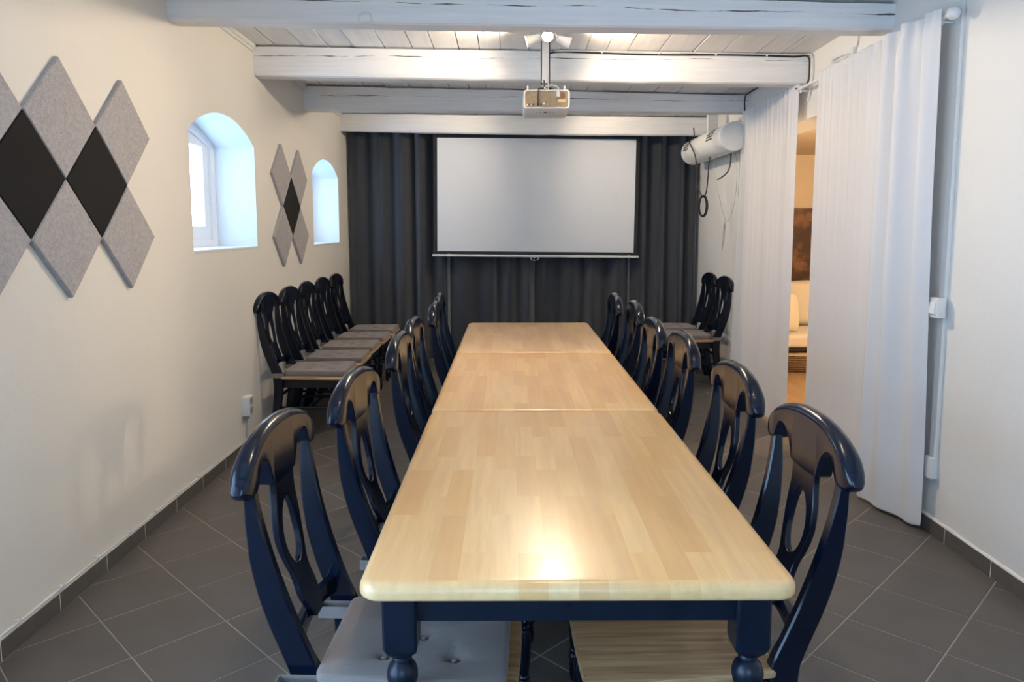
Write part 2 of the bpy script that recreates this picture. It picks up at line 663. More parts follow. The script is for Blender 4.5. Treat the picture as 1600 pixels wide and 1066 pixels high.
def clip_poly(poly, rect):
    x0, x1, y0, y1 = rect
    for ax, lim, sg in ((0, x0, 1), (0, x1, -1), (1, y0, 1), (1, y1, -1)):
        out = []
        for i in range(len(poly)):
            p, q = poly[i], poly[(i + 1) % len(poly)]
            ip, iq = sg * (p[ax] - lim) >= 0, sg * (q[ax] - lim) >= 0
            if ip:
                out.append(p)
            if ip != iq:
                t = (lim - p[ax]) / (q[ax] - p[ax])
                out.append(p + (q - p) * t)
        poly = out
        if not poly:
            return []
    return poly


def tile_prism(bm, poly, zt=0.0, ch=0.0012):
    c = sum(poly, Vector((0, 0))) / len(poly)
    ins = [p + (c - p).normalized() * ch * 1.4 for p in poly]
    loft(bm, [[(p.x, p.y, -0.008) for p in poly], [(p.x, p.y, zt - ch) for p in poly], [(p.x, p.y, zt) for p in ins]])


full_me = None
rest = bmesh.new()
G = 0.0023
for i in range(-26, 26):
    for j in range(-26, 26):
        o0 = TO + EL * (i * TS) + EM * (j * TS)
        q = [o0 + EL * G + EM * G, o0 + EL * (TS - G) + EM * G, o0 + EL * (TS - G) + EM * (TS - G), o0 + EL * G + EM * (TS - G)]
        p = clip_poly(q, (XL + 0.013, XR - 0.013, YF, YB - 0.02))
        if len(p) < 3:
            continue
        area = abs(sum(p[k].x * p[(k + 1) % len(p)].y - p[(k + 1) % len(p)].x * p[k].y for k in range(len(p)))) / 2
        if area < 0.0006:
            continue
        if max(v.y for v in p) < 1.15:
            tile_prism(rest, p)
            continue
        c = o0 + (EL + EM) * TS / 2
        if len(p) == 4 and area > 0.99 * (TS - 2 * G) ** 2:
            if full_me is None:
                b = bmesh.new()
                tile_prism(b, [v - c for v in p])
                t = obj('tile', b, M['tile'], floor, smooth=False, loc=(c.x, c.y, 0))
                full_me = t.data
            else:
                t = bpy.data.objects.new('tile', full_me)
                COL.objects.link(t)
                t.parent = floor
                t.location = (c.x, c.y, random.uniform(-0.0003, 0.0003))
        else:
            b = bmesh.new()
            tile_prism(b, [v - c for v in p])
            obj('tile', b, M['tile'], floor, smooth=False, loc=(c.x, c.y, 0))
r = obj('floor_tiling', rest, M['tile'], floor, smooth=False)
r['kind'] = 'stuff'

# tiled skirting
for nm, x, sg, joints in (('baseboard_left', XL, 1, [2.35 + 0.3295 * k for k in range(-12, 18)]), ('baseboard_right', XR, -1, [2.933 + 0.3285 * k for k in range(-14, 4)])):
    bm = bmesh.new()
    y1 = 7.9 if sg > 0 else 3.95
    xa, xb = sorted((x, x + sg * 0.0115))
    box(bm, xa, xb, YF, y1, 0, 0.068)
    # ragged mortar lip above the tiles
    n = 90
    ring = []
    for k in range(n + 1):
        yy = YF + (y1 - YF) * k / n
        h = 0.076 + random.uniform(-0.003, 0.004)
        ring.append([(x, yy, 0.066), (x + sg * 0.010, yy, 0.066), (x + sg * 0.008, yy, h), (x, yy, h + 0.006)])
    loft(bm, ring)
    bb = tag(obj(nm, bm, M['wall_l'] if sg > 0 else M['wall_r'], smooth=False), kind='structure')
    me = None
    for ya, yb in zip(joints, joints[1:]):
        if yb > y1 + 0.05 or ya < YF:
            continue
        if me is None:
            b = bmesh.new()
            xa, xb = sorted((0, sg * 0.0125))
            box(b, xa, xb, 0.0025, yb - ya - 0.0025, 0, 0.070)
            t = obj('tile', b, M['tile'], bb, smooth=False, loc=(x, ya, 0), bevel=0.001)
            me = t
        else:
            t = me.copy()
            COL.objects.link(t)
            t.parent = bb
            t.location = (x, ya, 0)

# ceiling: dark void board + planks running away from the camera
bm = bmesh.new()
zc = 0.022
hexa(bm, [(x, y, ceil_z(x, y) + dz) for dz in (zc, zc + 0.05) for x, y in ((XL - 0.3, YF - 0.2), (XR + 0.3, YF - 0.2), (XR + 0.3, YB + 0.2), (XL - 0.3, YB + 0.2))])
ceiling = tag(obj('ceiling', bm, M['dark'], smooth=False), kind='structure')
x = XL - 0.02
edges = [x]
while x < XR + 0.02:
    x += random.choice((0.14, 0.17, 0.19, 0.21, 0.23))
    edges.append(x)
for a, b in zip(edges, edges[1:]):
    g = random.choice((0.0012, 0.0018, 0.003, 0.0045))
    dz = random.uniform(0, 0.005)
    bm = bmesh.new()
    hexa(bm, [(xx, yy, ceil_z(xx, yy) + d + dz) for d in (0, 0.024) for xx, yy in ((a + g, YF), (b - g, YF), (b - g, YB), (a + g, YB))])
    obj('plank', bm, M['plank'], ceiling, smooth=False, bevel=0.002)

# beams: (y near, depth, z bottom left, z bottom right)
BEAMS = [(-0.2, -0.2, 0.16, 2.53, 2.50), (1.35, 1.35, 0.16, 2.53, 2.50), (2.6, 2.62, 0.16, 2.525, 2.495),
         (3.86, 3.98, 0.155, 2.507, 2.487), (5.115, 5.06, 0.16, 2.482, 2.41), (6.35, 6.36, 0.16, 2.447, 2.425), (7.66, 7.47, 0.088, 2.436, 2.362)]
for k, (yl, yr, dep, zl, zr) in enumerate(BEAMS):
    bm = bmesh.new()
    n = 26
    rings = []
    rnd = random.Random(k * 5 + 3)
    for s in range(n + 1):
        f = s / n
        x = XL + (XR - XL) * f
        y = yl + (yr - yl) * f + rnd.uniform(-0.002, 0.002)
        z0 = zl + (zr - zl) * f + rnd.uniform(-0.0025, 0.0025) - 0.006 * math.sin(math.pi * f)
        z1 = ceil_z(x, y) - (0.012 if k != 4 else 0.008) - rnd.uniform(0, 0.006)
        z1 = max(z1, z0 + 0.1)
        c = 0.014
        y2 = y + dep
        rings.append([(x, y, z1), (x, y, z0 + c * 1.7), (x, y + c * 0.5, z0 + c * 0.6), (x, y + c * 1.6, z0), (x, y2 - c * 1.6, z0), (x, y2 - c * 0.5, z0 + c * 0.6), (x, y2, z0 + c * 1.7), (x, y2, z1)])
    loft(bm, rings)
    zc = {3: 2.592, 4: 2.59, 5: 2.545}.get(k, 9.0)
    b = obj('ceiling_beam', bm, m_beam('white_beam_paint', zc, ph=k * 1.7), angle=25)
    tag(b, kind='structure')
# narrow moulding where the planks meet the left wall
for k, (ya, yb) in enumerate(((4.02, 5.11), (5.28, 6.34), (6.52, 7.65))):
    bm = bmesh.new()
    for w_, h_ in ((0.026, 0.030), (0.014, 0.05)):
        hexa(bm, [(x_, y_, ceil_z(x_, y_) - d_) for d_ in (h_, 0.001) for x_, y_ in ((XL, ya), (XL + w_, ya), (XL + w_, yb), (XL, yb))])
    tag(obj('trim_%d' % (k + 1), bm, M['white'], smooth=False, bevel=0.003), kind='structure')


# windows
def sash(w, name, x):
    y0, y1, z0, zs, za = w
    root = tag(empty(name, (x, (y0 + y1) / 2, z0)), kind='structure')
    L = lambda pts, xx: [(xx - x, y - (y0 + y1) / 2, z - z0) for y, z in pts]
    a = arch(y0, y1, z0, zs, za)

    def frame(nm, o1, i1, xa, xb, mat):
        A = arch(y0 + o1, y1 - o1, z0 + o1, zs, za - o1)
        B = arch(y0 + i1, y1 - i1, z0 + i1, zs - 0.01, za - i1)
        bm = bmesh.new()
        rings = [L(A, xa), L(B, xa), L(B, xb), L(A, xb), L(A, xa)]
        loft(bm, rings, True, False)
        bmesh.ops.remove_doubles(bm, verts=bm.verts, dist=1e-5)
        return obj(nm, bm, mat, root, angle=25), B
    frame('window_frame', 0.0, 0.065, x - 0.03, x + 0.04, M['win'])
    _, B = frame('window_sash', 0.065, 0.15, x - 0.02, x + 0.02, M['win'])
    bm = bmesh.new()
    bm.faces.new([bm.verts.new(p) for p in L(B, x)])
    obj('pane', bm, M['glass'], root, smooth=False)
    bm = bmesh.new()
    hy = (y1 - y0) / 2
    box(bm, -0.02, 0.02, -0.018, 0.018, 0.1, za - z0 - 0.1)
    obj('glazing_bar', bm, M['win'], root, smooth=False)
    bm = bmesh.new()
    box(bm, 0.04, TW - 0.03, -hy + 0.002, hy - 0.002, 0.0, 0.018)
    obj('window_sill', bm, M['win'], root, smooth=False, bevel=0.004)
    return root


for k, w in enumerate(WINS):
    sash(w, 'window_%d' % (k + 1), XL - 0.31)
root = tag(empty('added_door_1', (XL - 0.2, 0, 0)), kind='structure')  # out of view, added as a daylight source from the left
bm = bmesh.new()
for ya, yb in ((td[0], td[0] + 0.08), (td[1] - 0.08, td[1]), ((td[0] + td[1]) / 2 - 0.07, (td[0] + td[1]) / 2 + 0.07)):
    box(bm, -0.03, 0.03, ya, yb, td[2], td[3])
for za, zb in ((td[2], td[2] + 0.12), (td[3] - 0.08, td[3])):
    box(bm, -0.028, 0.028, td[0] + 0.08, td[1] - 0.08, za, zb)
obj('door_frame', bm, M['win'], root, smooth=False)
bm = bmesh.new()
bm.faces.new([bm.verts.new((0, y, z)) for y, z in tl])
obj('pane', bm, M['glass'], root, smooth=False)
root = tag(empty('window_3', (0, YF - 0.15, 0)), kind='structure')  # added out of view to bring sky light in from behind
bm = bmesh.new()
for xa, xb in ((fw[0], fw[0] + 0.07), (fw[1] - 0.07, fw[1]), (-0.04, 0.04)):
    box(bm, xa, xb, -0.035, 0.035, fw[2], fw[3])
for za, zb in ((fw[2], fw[2] + 0.07), (fw[3] - 0.07, fw[3])):
    box(bm, fw[0] + 0.07, fw[1] - 0.07, -0.03, 0.03, za, zb)
obj('window_frame', bm, M['win'], root, smooth=False)
bm = bmesh.new()
bm.faces.new([bm.verts.new(p) for p in ((fw[0], 0, fw[2]), (fw[1], 0, fw[2]), (fw[1], 0, fw[3]), (fw[0], 0, fw[3]))])
obj('pane', bm, M['glass'], root, smooth=False)

# adjoining lounge, seen through the gap between the white curtains
X2, Y2A, Y2B, Z2 = XR + TR, 3.6, 8.9, 2.31
bm = bmesh.new()
box(bm, XR, 5.4, Y2A, Y2B, -0.07, -0.002)
lf = tag(obj('lounge_floor', bm, M['grout'], smooth=False), kind='structure')
bp = None
for k in range(22):
    bm = bmesh.new()
    xa = XR + 0.001 + k * 0.15
    b = bmesh.new()
    if bp is None:
        box(b, 0.001, 0.149, 0.0, Y2B - Y2A, -0.003, 0.001)
        bp = obj('plank', b, M['lounge_fl'], lf, smooth=False, loc=(xa, Y2A, 0))
    else:
        b.free()
        t = bp.copy()
        COL.objects.link(t)
        t.parent = lf
        t.location = (xa, Y2A, 0)
    bm.free()
for nm, bx in (('lounge_wall_back', (X2, 5.4, Y2B, Y2B + 0.1, 0, 2.5)), ('lounge_wall_far', (5.4, 5.5, Y2A, Y2B, 0, 2.5)), ('lounge_wall_near', (X2, 5.4, Y2A - 0.1, Y2A, 0, 2.5)), ('lounge_ceiling', (X2, 5.4, Y2A, Y2B, Z2, Z2 + 0.1))):
    bm = bmesh.new()
    box(bm, *bx)
    tag(obj(nm, bm, M['lounge'], smooth=False), kind='structure')

# ------------------------------------------------------------------ dining tables
TX0, TX1 = -0.309, 0.586
TABLES = [(1.400, 2.797, 'beech topped table with navy turned legs at the near end of the row'), (2.803, 4.133, 'beech topped table in the middle of the row of three'),
          (4.139, 5.452, 'beech topped table standing closest to the projection screen')]


def table_leg(sx, sy, hw, hl, parent):
    bm = bmesh.new()
    px, py, s = sx * (hw - 0.079), sy * (hl - 0.079), 0.036
    # square block with bevelled corners, tapering into the turning
    def sq(h, z, c):
        return [(px + a * h, py + b * h, z) for a, b in ((-1, -1 + c), (-1 + c, -1), (1 - c, -1), (1, -1 + c), (1, 1 - c), (1 - c, 1), (-1 + c, 1), (-1, 1 - c))]
    loft(bm, [sq(s, 0.711, 0.14), sq(s, 0.585, 0.14), sq(s * 0.93, 0.572, 0.3), sq(0.020, 0.556, 0.58)])
    prof = [(0.019, 0.557), (0.021, 0.552), (0.021, 0.548), (0.018, 0.545), (0.022, 0.541), (0.029, 0.533), (0.033, 0.520), (0.0335, 0.508), (0.030, 0.494), (0.022, 0.483),
            (0.020, 0.480), (0.025, 0.476), (0.025, 0.469), (0.019, 0.465), (0.022, 0.440), (0.029, 0.38), (0.032, 0.31), (0.030, 0.22), (0.024, 0.13), (0.021, 0.10),
            (0.026, 0.094), (0.026, 0.084), (0.021, 0.079), (0.027, 0.06), (0.029, 0.04), (0.024, 0.012), (0.020, 0.0)]
    lathe(bm, prof, px, py, 18)
    obj('leg', bm, M['navy_table'], parent, angle=40)


def table_top(w, l, parent):
    """rounded corners and a bullnose rim"""
    bm = bmesh.new()
    R, zt, zb = 0.046, 0.750, 0.711
    def outline(ins, z):
        pts = []
        hw, hl, r = w / 2 - ins, l / 2 - ins, max(R - ins, 0.006)
        for cx, cy, a0 in ((hw - r, hl - r, 0), (-hw + r, hl - r, 90), (-hw + r, -hl + r, 180), (hw - r, -hl + r, 270)):
            for k in range(7):
                a = math.radians(a0 + 15 * k)
                pts.append((cx + r * math.cos(a), cy + r * math.sin(a), z))
        return pts
    rings = [outline(0.012, zb)]
    for k in range(1, 7):
        t = math.radians(-90 + 15 * k)
        rings.append(outline(0.012 * (1 - math.cos(t)), zb + 0.010 * (1 + math.sin(t))))
    for k in range(0, 8):
        t = math.radians(90 / 7 * k)
        rings.append(outline(0.021 * (1 - math.cos(t)), zt - 0.021 + 0.021 * math.sin(t)))
    loft(bm, rings)
    return obj('tabletop', bm, M['butcher'], parent, angle=30)


for k, (ya, yb, lab) in enumerate(TABLES):
    hw, hl = (TX1 - TX0) / 2, (yb - ya) / 2
    root = tag(empty('dining_table', ((TX0 + TX1) / 2, (ya + yb) / 2, 0)), lab, 'table', 'tables pushed end to end')
    table_top(2 * hw, 2 * hl, root)
    for sy in (-1, 1):
        for sx in (-1, 1):
            table_leg(sx, sy, hw, hl, root)
    ix, iy = hw - 0.079, hl - 0.079
    for nm, bx in (('apron', (-ix + 0.034, ix - 0.034, -iy - 0.020, -iy + 0.002)), ('apron', (-ix + 0.034, ix - 0.034, iy - 0.002, iy + 0.020)),
                   ('apron', (-ix - 0.020, -ix + 0.002, -iy + 0.034, iy - 0.034)), ('apron', (ix - 0.002, ix + 0.020, -iy + 0.034, iy - 0.034))):
        bm = bmesh.new()
        box(bm, *bx, 0.640, 0.7105)
        obj(nm, bm, M['navy_table'], root, smooth=False, bevel=0.002)

# ------------------------------------------------------------------ chairs (local: x across, +y the sitter's front)
POST = [(0.0, -0.335, -0.292), (0.12, -0.306, -0.257), (0.25, -0.286, -0.229), (0.36, -0.279, -0.216), (0.44, -0.284, -0.215), (0.50, -0.305, -0.238), (0.58, -0.333, -0.268),
        (0.66, -0.354, -0.294), (0.74, -0.366, -0.316), (0.82, -0.370, -0.333), (0.88, -0.369, -0.342), (0.925, -0.367, -0.345)]
POST_X = [(0.0, 0.172), (0.25, 0.166), (0.45, 0.166), (0.60, 0.173), (0.75, 0.184), (0.88, 0.195), (0.93, 0.198)]


def post_yz(z):
    return interp(POST, z)


PA = [(t[0], t[1]) for t in POST]
PB = [(t[0], t[2]) for t in POST]


def chair_post(sx, parent):
    bm = bmesh.new()
    rings = []
    for k in range(32):
        z = 0.922 * k / 31
        a, b, x = pchip(PA, z), pchip(PB, z), sx * pchip(POST_X, z)
        h = 0.0135 if z > 0.5 else 0.0155
        c = 0.004
        rings.append([(x - h, a + c, z), (x - h + c, a, z), (x + h - c, a, z), (x + h, a + c, z), (x + h, b - c, z), (x + h - c, b, z), (x - h + c, b, z), (x - h, b - c, z)])
    loft(bm, rings)
    obj('back_post', bm, M['navy'], parent, angle=40)


TOP = [(0, 1.016), (0.05, 1.0145), (0.10, 1.008), (0.15, 0.995), (0.185, 0.979), (0.213, 0.960), (0.232, 0.940), (0.243, 0.922), (0.249, 0.904)]
BOT = [(0, 0.860), (0.0705, 0.864), (0.074, 0.868), (0.081, 0.886), (0.090, 0.907), (0.103, 0.927), (0.121, 0.941), (0.142, 0.946), (0.160, 0.940), (0.171, 0.924), (0.176, 0.908), (0.183, 0.895), (0.193, 0.886), (0.207, 0.8815), (0.222, 0.8825), (0.235, 0.8885), (0.244, 0.897), (0.249, 0.903)]


def crest_y(u, z):
    return -0.357 - 0.012 * (1 - (u / 0.24) ** 2) - 0.009 * abs(u / 0.249) ** 3 - 0.05 * (z - 0.93) * 0.4


def chair_crest(parent):
    bm = bmesh.new()
    us = sorted(set([0.249 * math.sin(math.radians(90 * k / 34)) for k in range(35)] + [0.066, 0.0705, 0.074, 0.079, 0.092, 0.105, 0.12, 0.137, 0.152, 0.165, 0.174]))
    us = [-u for u in us[::-1] if u > 0] + us
    rings = []
    for u in us:
        a = abs(u)
        zt, zb = pchip(TOP, a), interp(BOT, a)
        th = (0.0205 + 0.0085 * (a / 0.249) ** 3) * min(1.0, math.sqrt(max(0.02, 1 - (a / 0.2505) ** 12)))
        h = zt - zb
        rt, rb = min(0.020, h * 0.48), min(0.0035 + 0.011 * sstep(0.175, 0.21, a), h * 0.45)
        ring = []
        # superelliptic rounded section: bottom edge small radius, top edge large
        for k in range(5):
            t = math.radians(180 + 90 * k / 4)
            ring.append((-th + rb + rb * math.cos(t), zb + rb + rb * math.sin(t)))
        for k in range(5):
            t = math.radians(270 + 90 * k / 4)
            ring.append((th - rb + rb * math.cos(t), zb + rb + rb * math.sin(t)))
        rtx = min(rt, th * 0.95)
        for k in range(6):
            t = math.radians(90 * k / 5)
            ring.append((th - rtx + rtx * math.cos(t), zt - rt + rt * math.sin(t)))
        for k in range(6):
            t = math.radians(90 + 90 * k / 5)
            ring.append((-th + rtx + rtx * math.cos(t), zt - rt + rt * math.sin(t)))
        rings.append([(u, crest_y(u, z) + y, z) for y, z in ring])
    loft(bm, rings)
    obj('crest_rail', bm, M['navy'], parent, angle=50)


SPL = [(0.515, 0.030), (0.53, 0.034), (0.55, 0.043), (0.568, 0.049), (0.585, 0.050), (0.605, 0.046), (0.63, 0.047), (0.66, 0.058), (0.70, 0.070), (0.74, 0.0755), (0.78, 0.073), (0.82, 0.066), (0.85, 0.064), (0.875, 0.068)]


def chair_splat(parent):
    bm = bmesh.new()
    z0, z1 = 0.645, 0.812
    zs = sorted(set([0.515 + 0.01 * k for k in range(37)] + [(z0 + z1) / 2 + (z1 - z0) / 2 * math.sin(math.radians(a)) for a in range(-90, 91, 10)]))
    zs = [z for i, z in enumerate(zs) if i == 0 or z - zs[i - 1] > 0.0015 or z in (z0, z1)]
    t = 0.0085
    rows = []
    for z in zs:
        w = pchip(SPL, z)
        f = 1 - ((z - (z0 + z1) / 2) / ((z1 - z0) / 2)) ** 2
        h = 0.046 * math.sqrt(f) * (1 - 0.10 * (z - 0.73) / 0.08) if f > 1e-9 else 0.0
        y = (pchip(PA, z) + pchip(PB, z)) / 2 - 0.006 * math.sin(math.pi * (z - 0.5) / 0.4)
        rows.append((z, w, h, y))
    F, Bk = [], []
    for z, w, h, y in rows:
        F.append([bm.verts.new((x, y + t, z)) for x in (-w, -h, h, w)])
        Bk.append([bm.verts.new((x, y - t, z)) for x in (-w, -h, h, w)])
    for i in range(len(rows) - 1):
        hole = rows[i][2] > 0 or rows[i + 1][2] > 0
        for G_, flip in ((F, 1), (Bk, 0)):
            for a, b in (((0, 1), (2, 3)) if hole else ((0, 1), (2, 3))):
                bm.faces.new((G_[i][a], G_[i][b], G_[i + 1][b], G_[i + 1][a]))
        bm.faces.new((F[i][0], F[i + 1][0], Bk[i + 1][0], Bk[i][0]))
        bm.faces.new((F[i][3], F[i + 1][3], Bk[i + 1][3], Bk[i][3]))
        if hole:
            bm.faces.new((F[i][1], F[i + 1][1], Bk[i + 1][1], Bk[i][1]))
            bm.faces.new((F[i][2], F[i + 1][2], Bk[i + 1][2], Bk[i][2]))
    bm.faces.new((F[0][0], F[0][3], Bk[0][3], Bk[0][0]))
    bm.faces.new((F[-1][0], F[-1][3], Bk[-1][3], Bk[-1][0]))
    bmesh.ops.remove_doubles(bm, verts=bm.verts, dist=2e-5)
    bmesh.ops.dissolve_degenerate(bm, dist=1e-5, edges=bm.edges)
    o = obj('splat', bm, M['navy'], parent, angle=40)
    b = o.modifiers.new('edge', 'BEVEL')
    b.width, b.segments, b.limit_method, b.angle_limit = 0.003, 2, 'ANGLE', math.radians(50)


def chair_leg(sx, parent):
    bm = bmesh.new()
    px, py = sx * 0.182, 0.185
    box(bm, px - 0.019, px + 0.019, py - 0.019, py + 0.019, 0.315, 0.4155)
    prof = [(0.017, 0.316), (0.019, 0.311), (0.019, 0.305), (0.014, 0.300), (0.018, 0.295), (0.021, 0.288), (0.018, 0.279), (0.014, 0.273), (0.018, 0.268), (0.018, 0.262), (0.015, 0.257),
            (0.021, 0.235), (0.022, 0.21), (0.019, 0.16), (0.0155, 0.118), (0.014, 0.112), (0.018, 0.107), (0.018, 0.100), (0.014, 0.095), (0.018, 0.089), (0.020, 0.080), (0.017, 0.070), (0.013, 0.065),
            (0.018, 0.060), (0.018, 0.054), (0.015, 0.049), (0.018, 0.030), (0.014, 0.008), (0.012, 0.0)]
    lathe(bm, prof, px, py, 14)
    obj('leg', bm, M['navy'], parent, angle=40)


def make_chair():
    root = tag(empty('dining_chair'), 'navy chair', 'chair', 'navy ring-back dining chairs')
    # wooden seat: trapezoid, bowed front, rounded corners
    bm = bmesh.new()
    pts = []
    half = [(0.150, -0.238), (0.178, -0.232), (0.186, -0.222), (0.235, 0.200), (0.235, 0.214), (0.225, 0.224), (0.15, 0.228), (0.075, 0.230)]
    pts = [(x, y) for x, y in half] + [(0, 0.231)] + [(-x, y) for x, y in half[::-1]]
    def shrink(s):
        return [(x * (1 - s / 0.2), y * (1 - s / 0.22)) for x, y in pts]
    loft(bm, [[(x, y, 0.417) for x, y in shrink(0.006)], [(x, y, 0.421) for x, y in shrink(0.001)], [(x, y, 0.431) for x, y in shrink(0.0)], [(x, y, 0.4375) for x, y in shrink(0.003)], [(x, y, 0.440) for x, y in shrink(0.009)]])
    obj('seat', bm, M['seat'], root, angle=30)
    bm = bmesh.new()
    for a, b in ((((-0.163, -0.235)), ((-0.196, 0.2))), (((0.163, -0.235)), ((0.196, 0.2)))):
        s = 1 if a[0] > 0 else -1
        hexa(bm, [(x, y, z) for z in (0.357, 0.4165) for x, y in ((a[0] - s * 0.018, a[1]), (a[0], a[1]), (b[0], b[1]), (b[0] - s * 0.018, b[1]))])
    box(bm, -0.178, 0.178, 0.184, 0.202, 0.357, 0.4165)
    box(bm, -0.15, 0.15, -0.250, -0.232, 0.357, 0.4165)
    obj('apron', bm, M['navy'], root, smooth=False)['kind'] = 'stuff'
    for sx in (-1, 1):
        chair_leg(sx, root)
    for sx in (-1, 1):
        chair_post(sx, root)
    chair_crest(root)
    chair_splat(root)
    # arched lower rail of the back
    bm = bmesh.new()
    rings = []
    for k in range(17):
        u = -0.166 + 0.332 * k / 16
        q = 1 - (u / 0.166) ** 2
        zb, zt = 0.478 + 0.026 * q, 0.526 + 0.010 * q
        y = -0.281 - 0.016 * q
        rings.append([(u, y - 0.012, zb), (u, y + 0.012, zb), (u, y + 0.009, zt - 0.002), (u, y + 0.007, zt), (u, y - 0.012, zt), (u, y - 0.014, zt - 0.002)])
    loft(bm, rings)
    obj('back_rail', bm, M['navy'], root, angle=40)
    for p, q in (((-0.166, -0.25, 0.215), (-0.182, 0.185, 0.215)), ((0.166, -0.25, 0.215), (0.182, 0.185, 0.215)), ((-0.174, -0.03, 0.215), (0.174, -0.03, 0.215)), ((-0.165, -0.262, 0.285), (0.165, -0.262, 0.285))):
        bm = bmesh.new()
        d = Vector(q) - Vector(p)
        L = d.length
        lathe_axis(bm, [(0.008, 0), (0.0105, L * 0.2), (0.012, L * 0.5), (0.0105, L * 0.8), (0.008, L)], p, d, 10)
        obj('stretcher', bm, M['navy'], root, angle=60)
    return root


def make_cushion():
    """boxy tie-on seat pad with four tufts; local axes as the chair's, base at z = 0"""
    root = tag(empty('seat_cushion'), 'pad', 'cushion', 'taupe seat pads')
    bm = bmesh.new()
    n, m = 40, 40
    tufts = [(-0.085, -0.075), (0.085, -0.075), (-0.092, 0.09), (0.092, 0.09), (0.0, 0.005)]
    H = 0.042

    def top(u, v, x, y):
        e = max(abs(u), abs(v))
        z = H * (1 - 0.10 * e ** 6)
        for tx, ty in tufts:
            d2 = (x - tx) ** 2 + (y - ty) ** 2
            z -= 0.018 * math.exp(-d2 / 0.00025) + 0.010 * math.exp(-d2 / 0.0022)
            a = math.atan2(y - ty, x - tx)
            z -= 0.006 * math.exp(-d2 / 0.003) * max(0, math.cos(3 * a + tx * 30)) ** 6
        return z
    rnd = 0.012
    grid_t = []
    for j in range(m + 1):
        row = []
        for i in range(n + 1):
            u, v = -1 + 2 * i / n, -1 + 2 * j / m
            w = 0.176 + 0.026 * (v + 1) / 2
            x, y = u * w, v * 0.213
            # rounded corners in plan
            c = 0.022
            ax, ay = abs(x) - (w - c), abs(y) - (0.213 - c)
            if ax > 0 and ay > 0:
                r = math.hypot(ax, ay)
                k = max(ax, ay) / r
                x = math.copysign(w - c + ax * k, x)
                y = math.copysign(0.213 - c + ay * k, y)
            row.append((u, v, x, y))
        grid_t.append(row)
    T = [[bm.verts.new((x * 0.985, y * 0.985, top(u, v, x, y))) for (u, v, x, y) in row] for row in grid_t]
    for j in range(m):
        for i in range(n):
            bm.faces.new((T[j][i], T[j][i + 1], T[j + 1][i + 1], T[j + 1][i]))
    rim = [(0, i) for i in range(n)] + [(j, n) for j in range(m)] + [(m, i) for i in range(n, 0, -1)] + [(j, 0) for j in range(m, 0, -1)]
    prev = [T[j][i] for j, i in rim]
    for s, zz in ((1.0, 0.034), (1.003, 0.020), (1.0, 0.006), (0.985, 0.0)):
        cur = [bm.verts.new((grid_t[j][i][2] * s, grid_t[j][i][3] * s, zz)) for j, i in rim]
        for k in range(len(rim)):
            q = (k + 1) % len(rim)
            bm.faces.new((prev[k], prev[q], cur[q], cur[k]))
        prev = cur
    bm.faces.new(prev)
    pad = obj('pad', bm, M['cushion'], root, angle=60)
    pad['label'] = 'taupe ribbed pad with tufted dimples'
    for tx, ty in tufts:
        bm = bmesh.new()
        lathe(bm, [(0.001, H - 0.023), (0.007, H - 0.020), (0.008, H - 0.017), (0.005, H - 0.014), (0.001, H - 0.0135)], tx, ty, 10)
        obj('button', bm, M['cushion'], pad)
    # straps: a band round each back post
    for sx in (-1, 1):
        bm = bmesh.new()
        x, a, b, h = sx * 0.166, -0.301, -0.211, 0.0180
        o_ = [(x - h, a), (x + h, a), (x + h, b), (x - h, b)]
        i_ = [(x - h + 0.003, a + 0.003), (x + h - 0.003, a + 0.003), (x + h - 0.003, b - 0.003), (x - h + 0.003, b - 0.003)]
        z0, z1 = -0.012, 0.020
        loft(bm, [[(*o_[k], z0), (*o_[k], z1), (*i_[k], z1), (*i_[k], z0)] for k in (0, 1, 2, 3, 0)], True, False)
        bmesh.ops.remove_doubles(bm, verts=bm.verts, dist=1e-5)
        obj('strap', bm, M['cushion'], root, smooth=False, bevel=0.001)
    return root


chair0 = make_chair()
chair0.scale = (1, 1, 0.992)
cushion0 = make_cushion()
SEAT_TOP = 0.4370
used_c, used_k = [], []


def place_chair(x, y, rz, label, group):
    if not used_c:
        o = chair0
        o.location, o.rotation_euler = (x, y, 0), (0, 0, rz)
        o['label'], o['group'] = label, group
    else:
        o = copy_thing(chair0, (x, y, 0), rz, label, group)
    used_c.append(o)
    return o


def place_cushion(x, y, rz, label, group, z=SEAT_TOP):
    if not used_k:
        o = cushion0
        o.location, o.rotation_euler = (x, y, z), (0, 0, rz)
        o['label'], o['group'] = label, group
    else:
        o = copy_thing(cushion0, (x, y, z), rz, label, group)
    used_k.append(o)
    return o


ORD = ['first', 'second', 'third', 'fourth', 'fifth', 'sixth']
PX, NX = -math.pi / 2, math.pi / 2                # facing +X / -X
LEFT = [(-0.203, 1.735, -2), (-0.130, 2.295, -4), (-0.112, 3.155, -1), (-0.120, 3.69, -1), (-0.092, 4.487, 0), (-0.118, 5.04, 0)]
for k, (x, y, a) in enumerate(LEFT):
    lab = f'glossy navy ring-back chair at the tables, window side, {ORD[k]} from the near end'
    place_chair(x, y, PX + math.radians(a), lab, 'chairs along the window side of the tables')
    dy = -0.035 if k == 0 else 0.0
    place_cushion(x - 0.012, y + dy, PX + math.radians(a), f'taupe seat pad on the {ORD[k]} window-side table chair from the near end', 'pads on the chairs along the window side')
RIGHT = [(0.388, 1.785, 1), (0.393, 2.425, 0), (0.386, 3.155, 0), (0.358, 3.657, 0), (0.405, 4.505, 0), (0.357, 5.02, 0)]
for k, (x, y, a) in enumerate(RIGHT):
    lab = f'glossy navy ring-back chair at the tables, white curtain side, {ORD[k]} from near end'
    place_chair(x, y, NX + math.radians(a), lab, 'chairs along the curtain side of the tables')
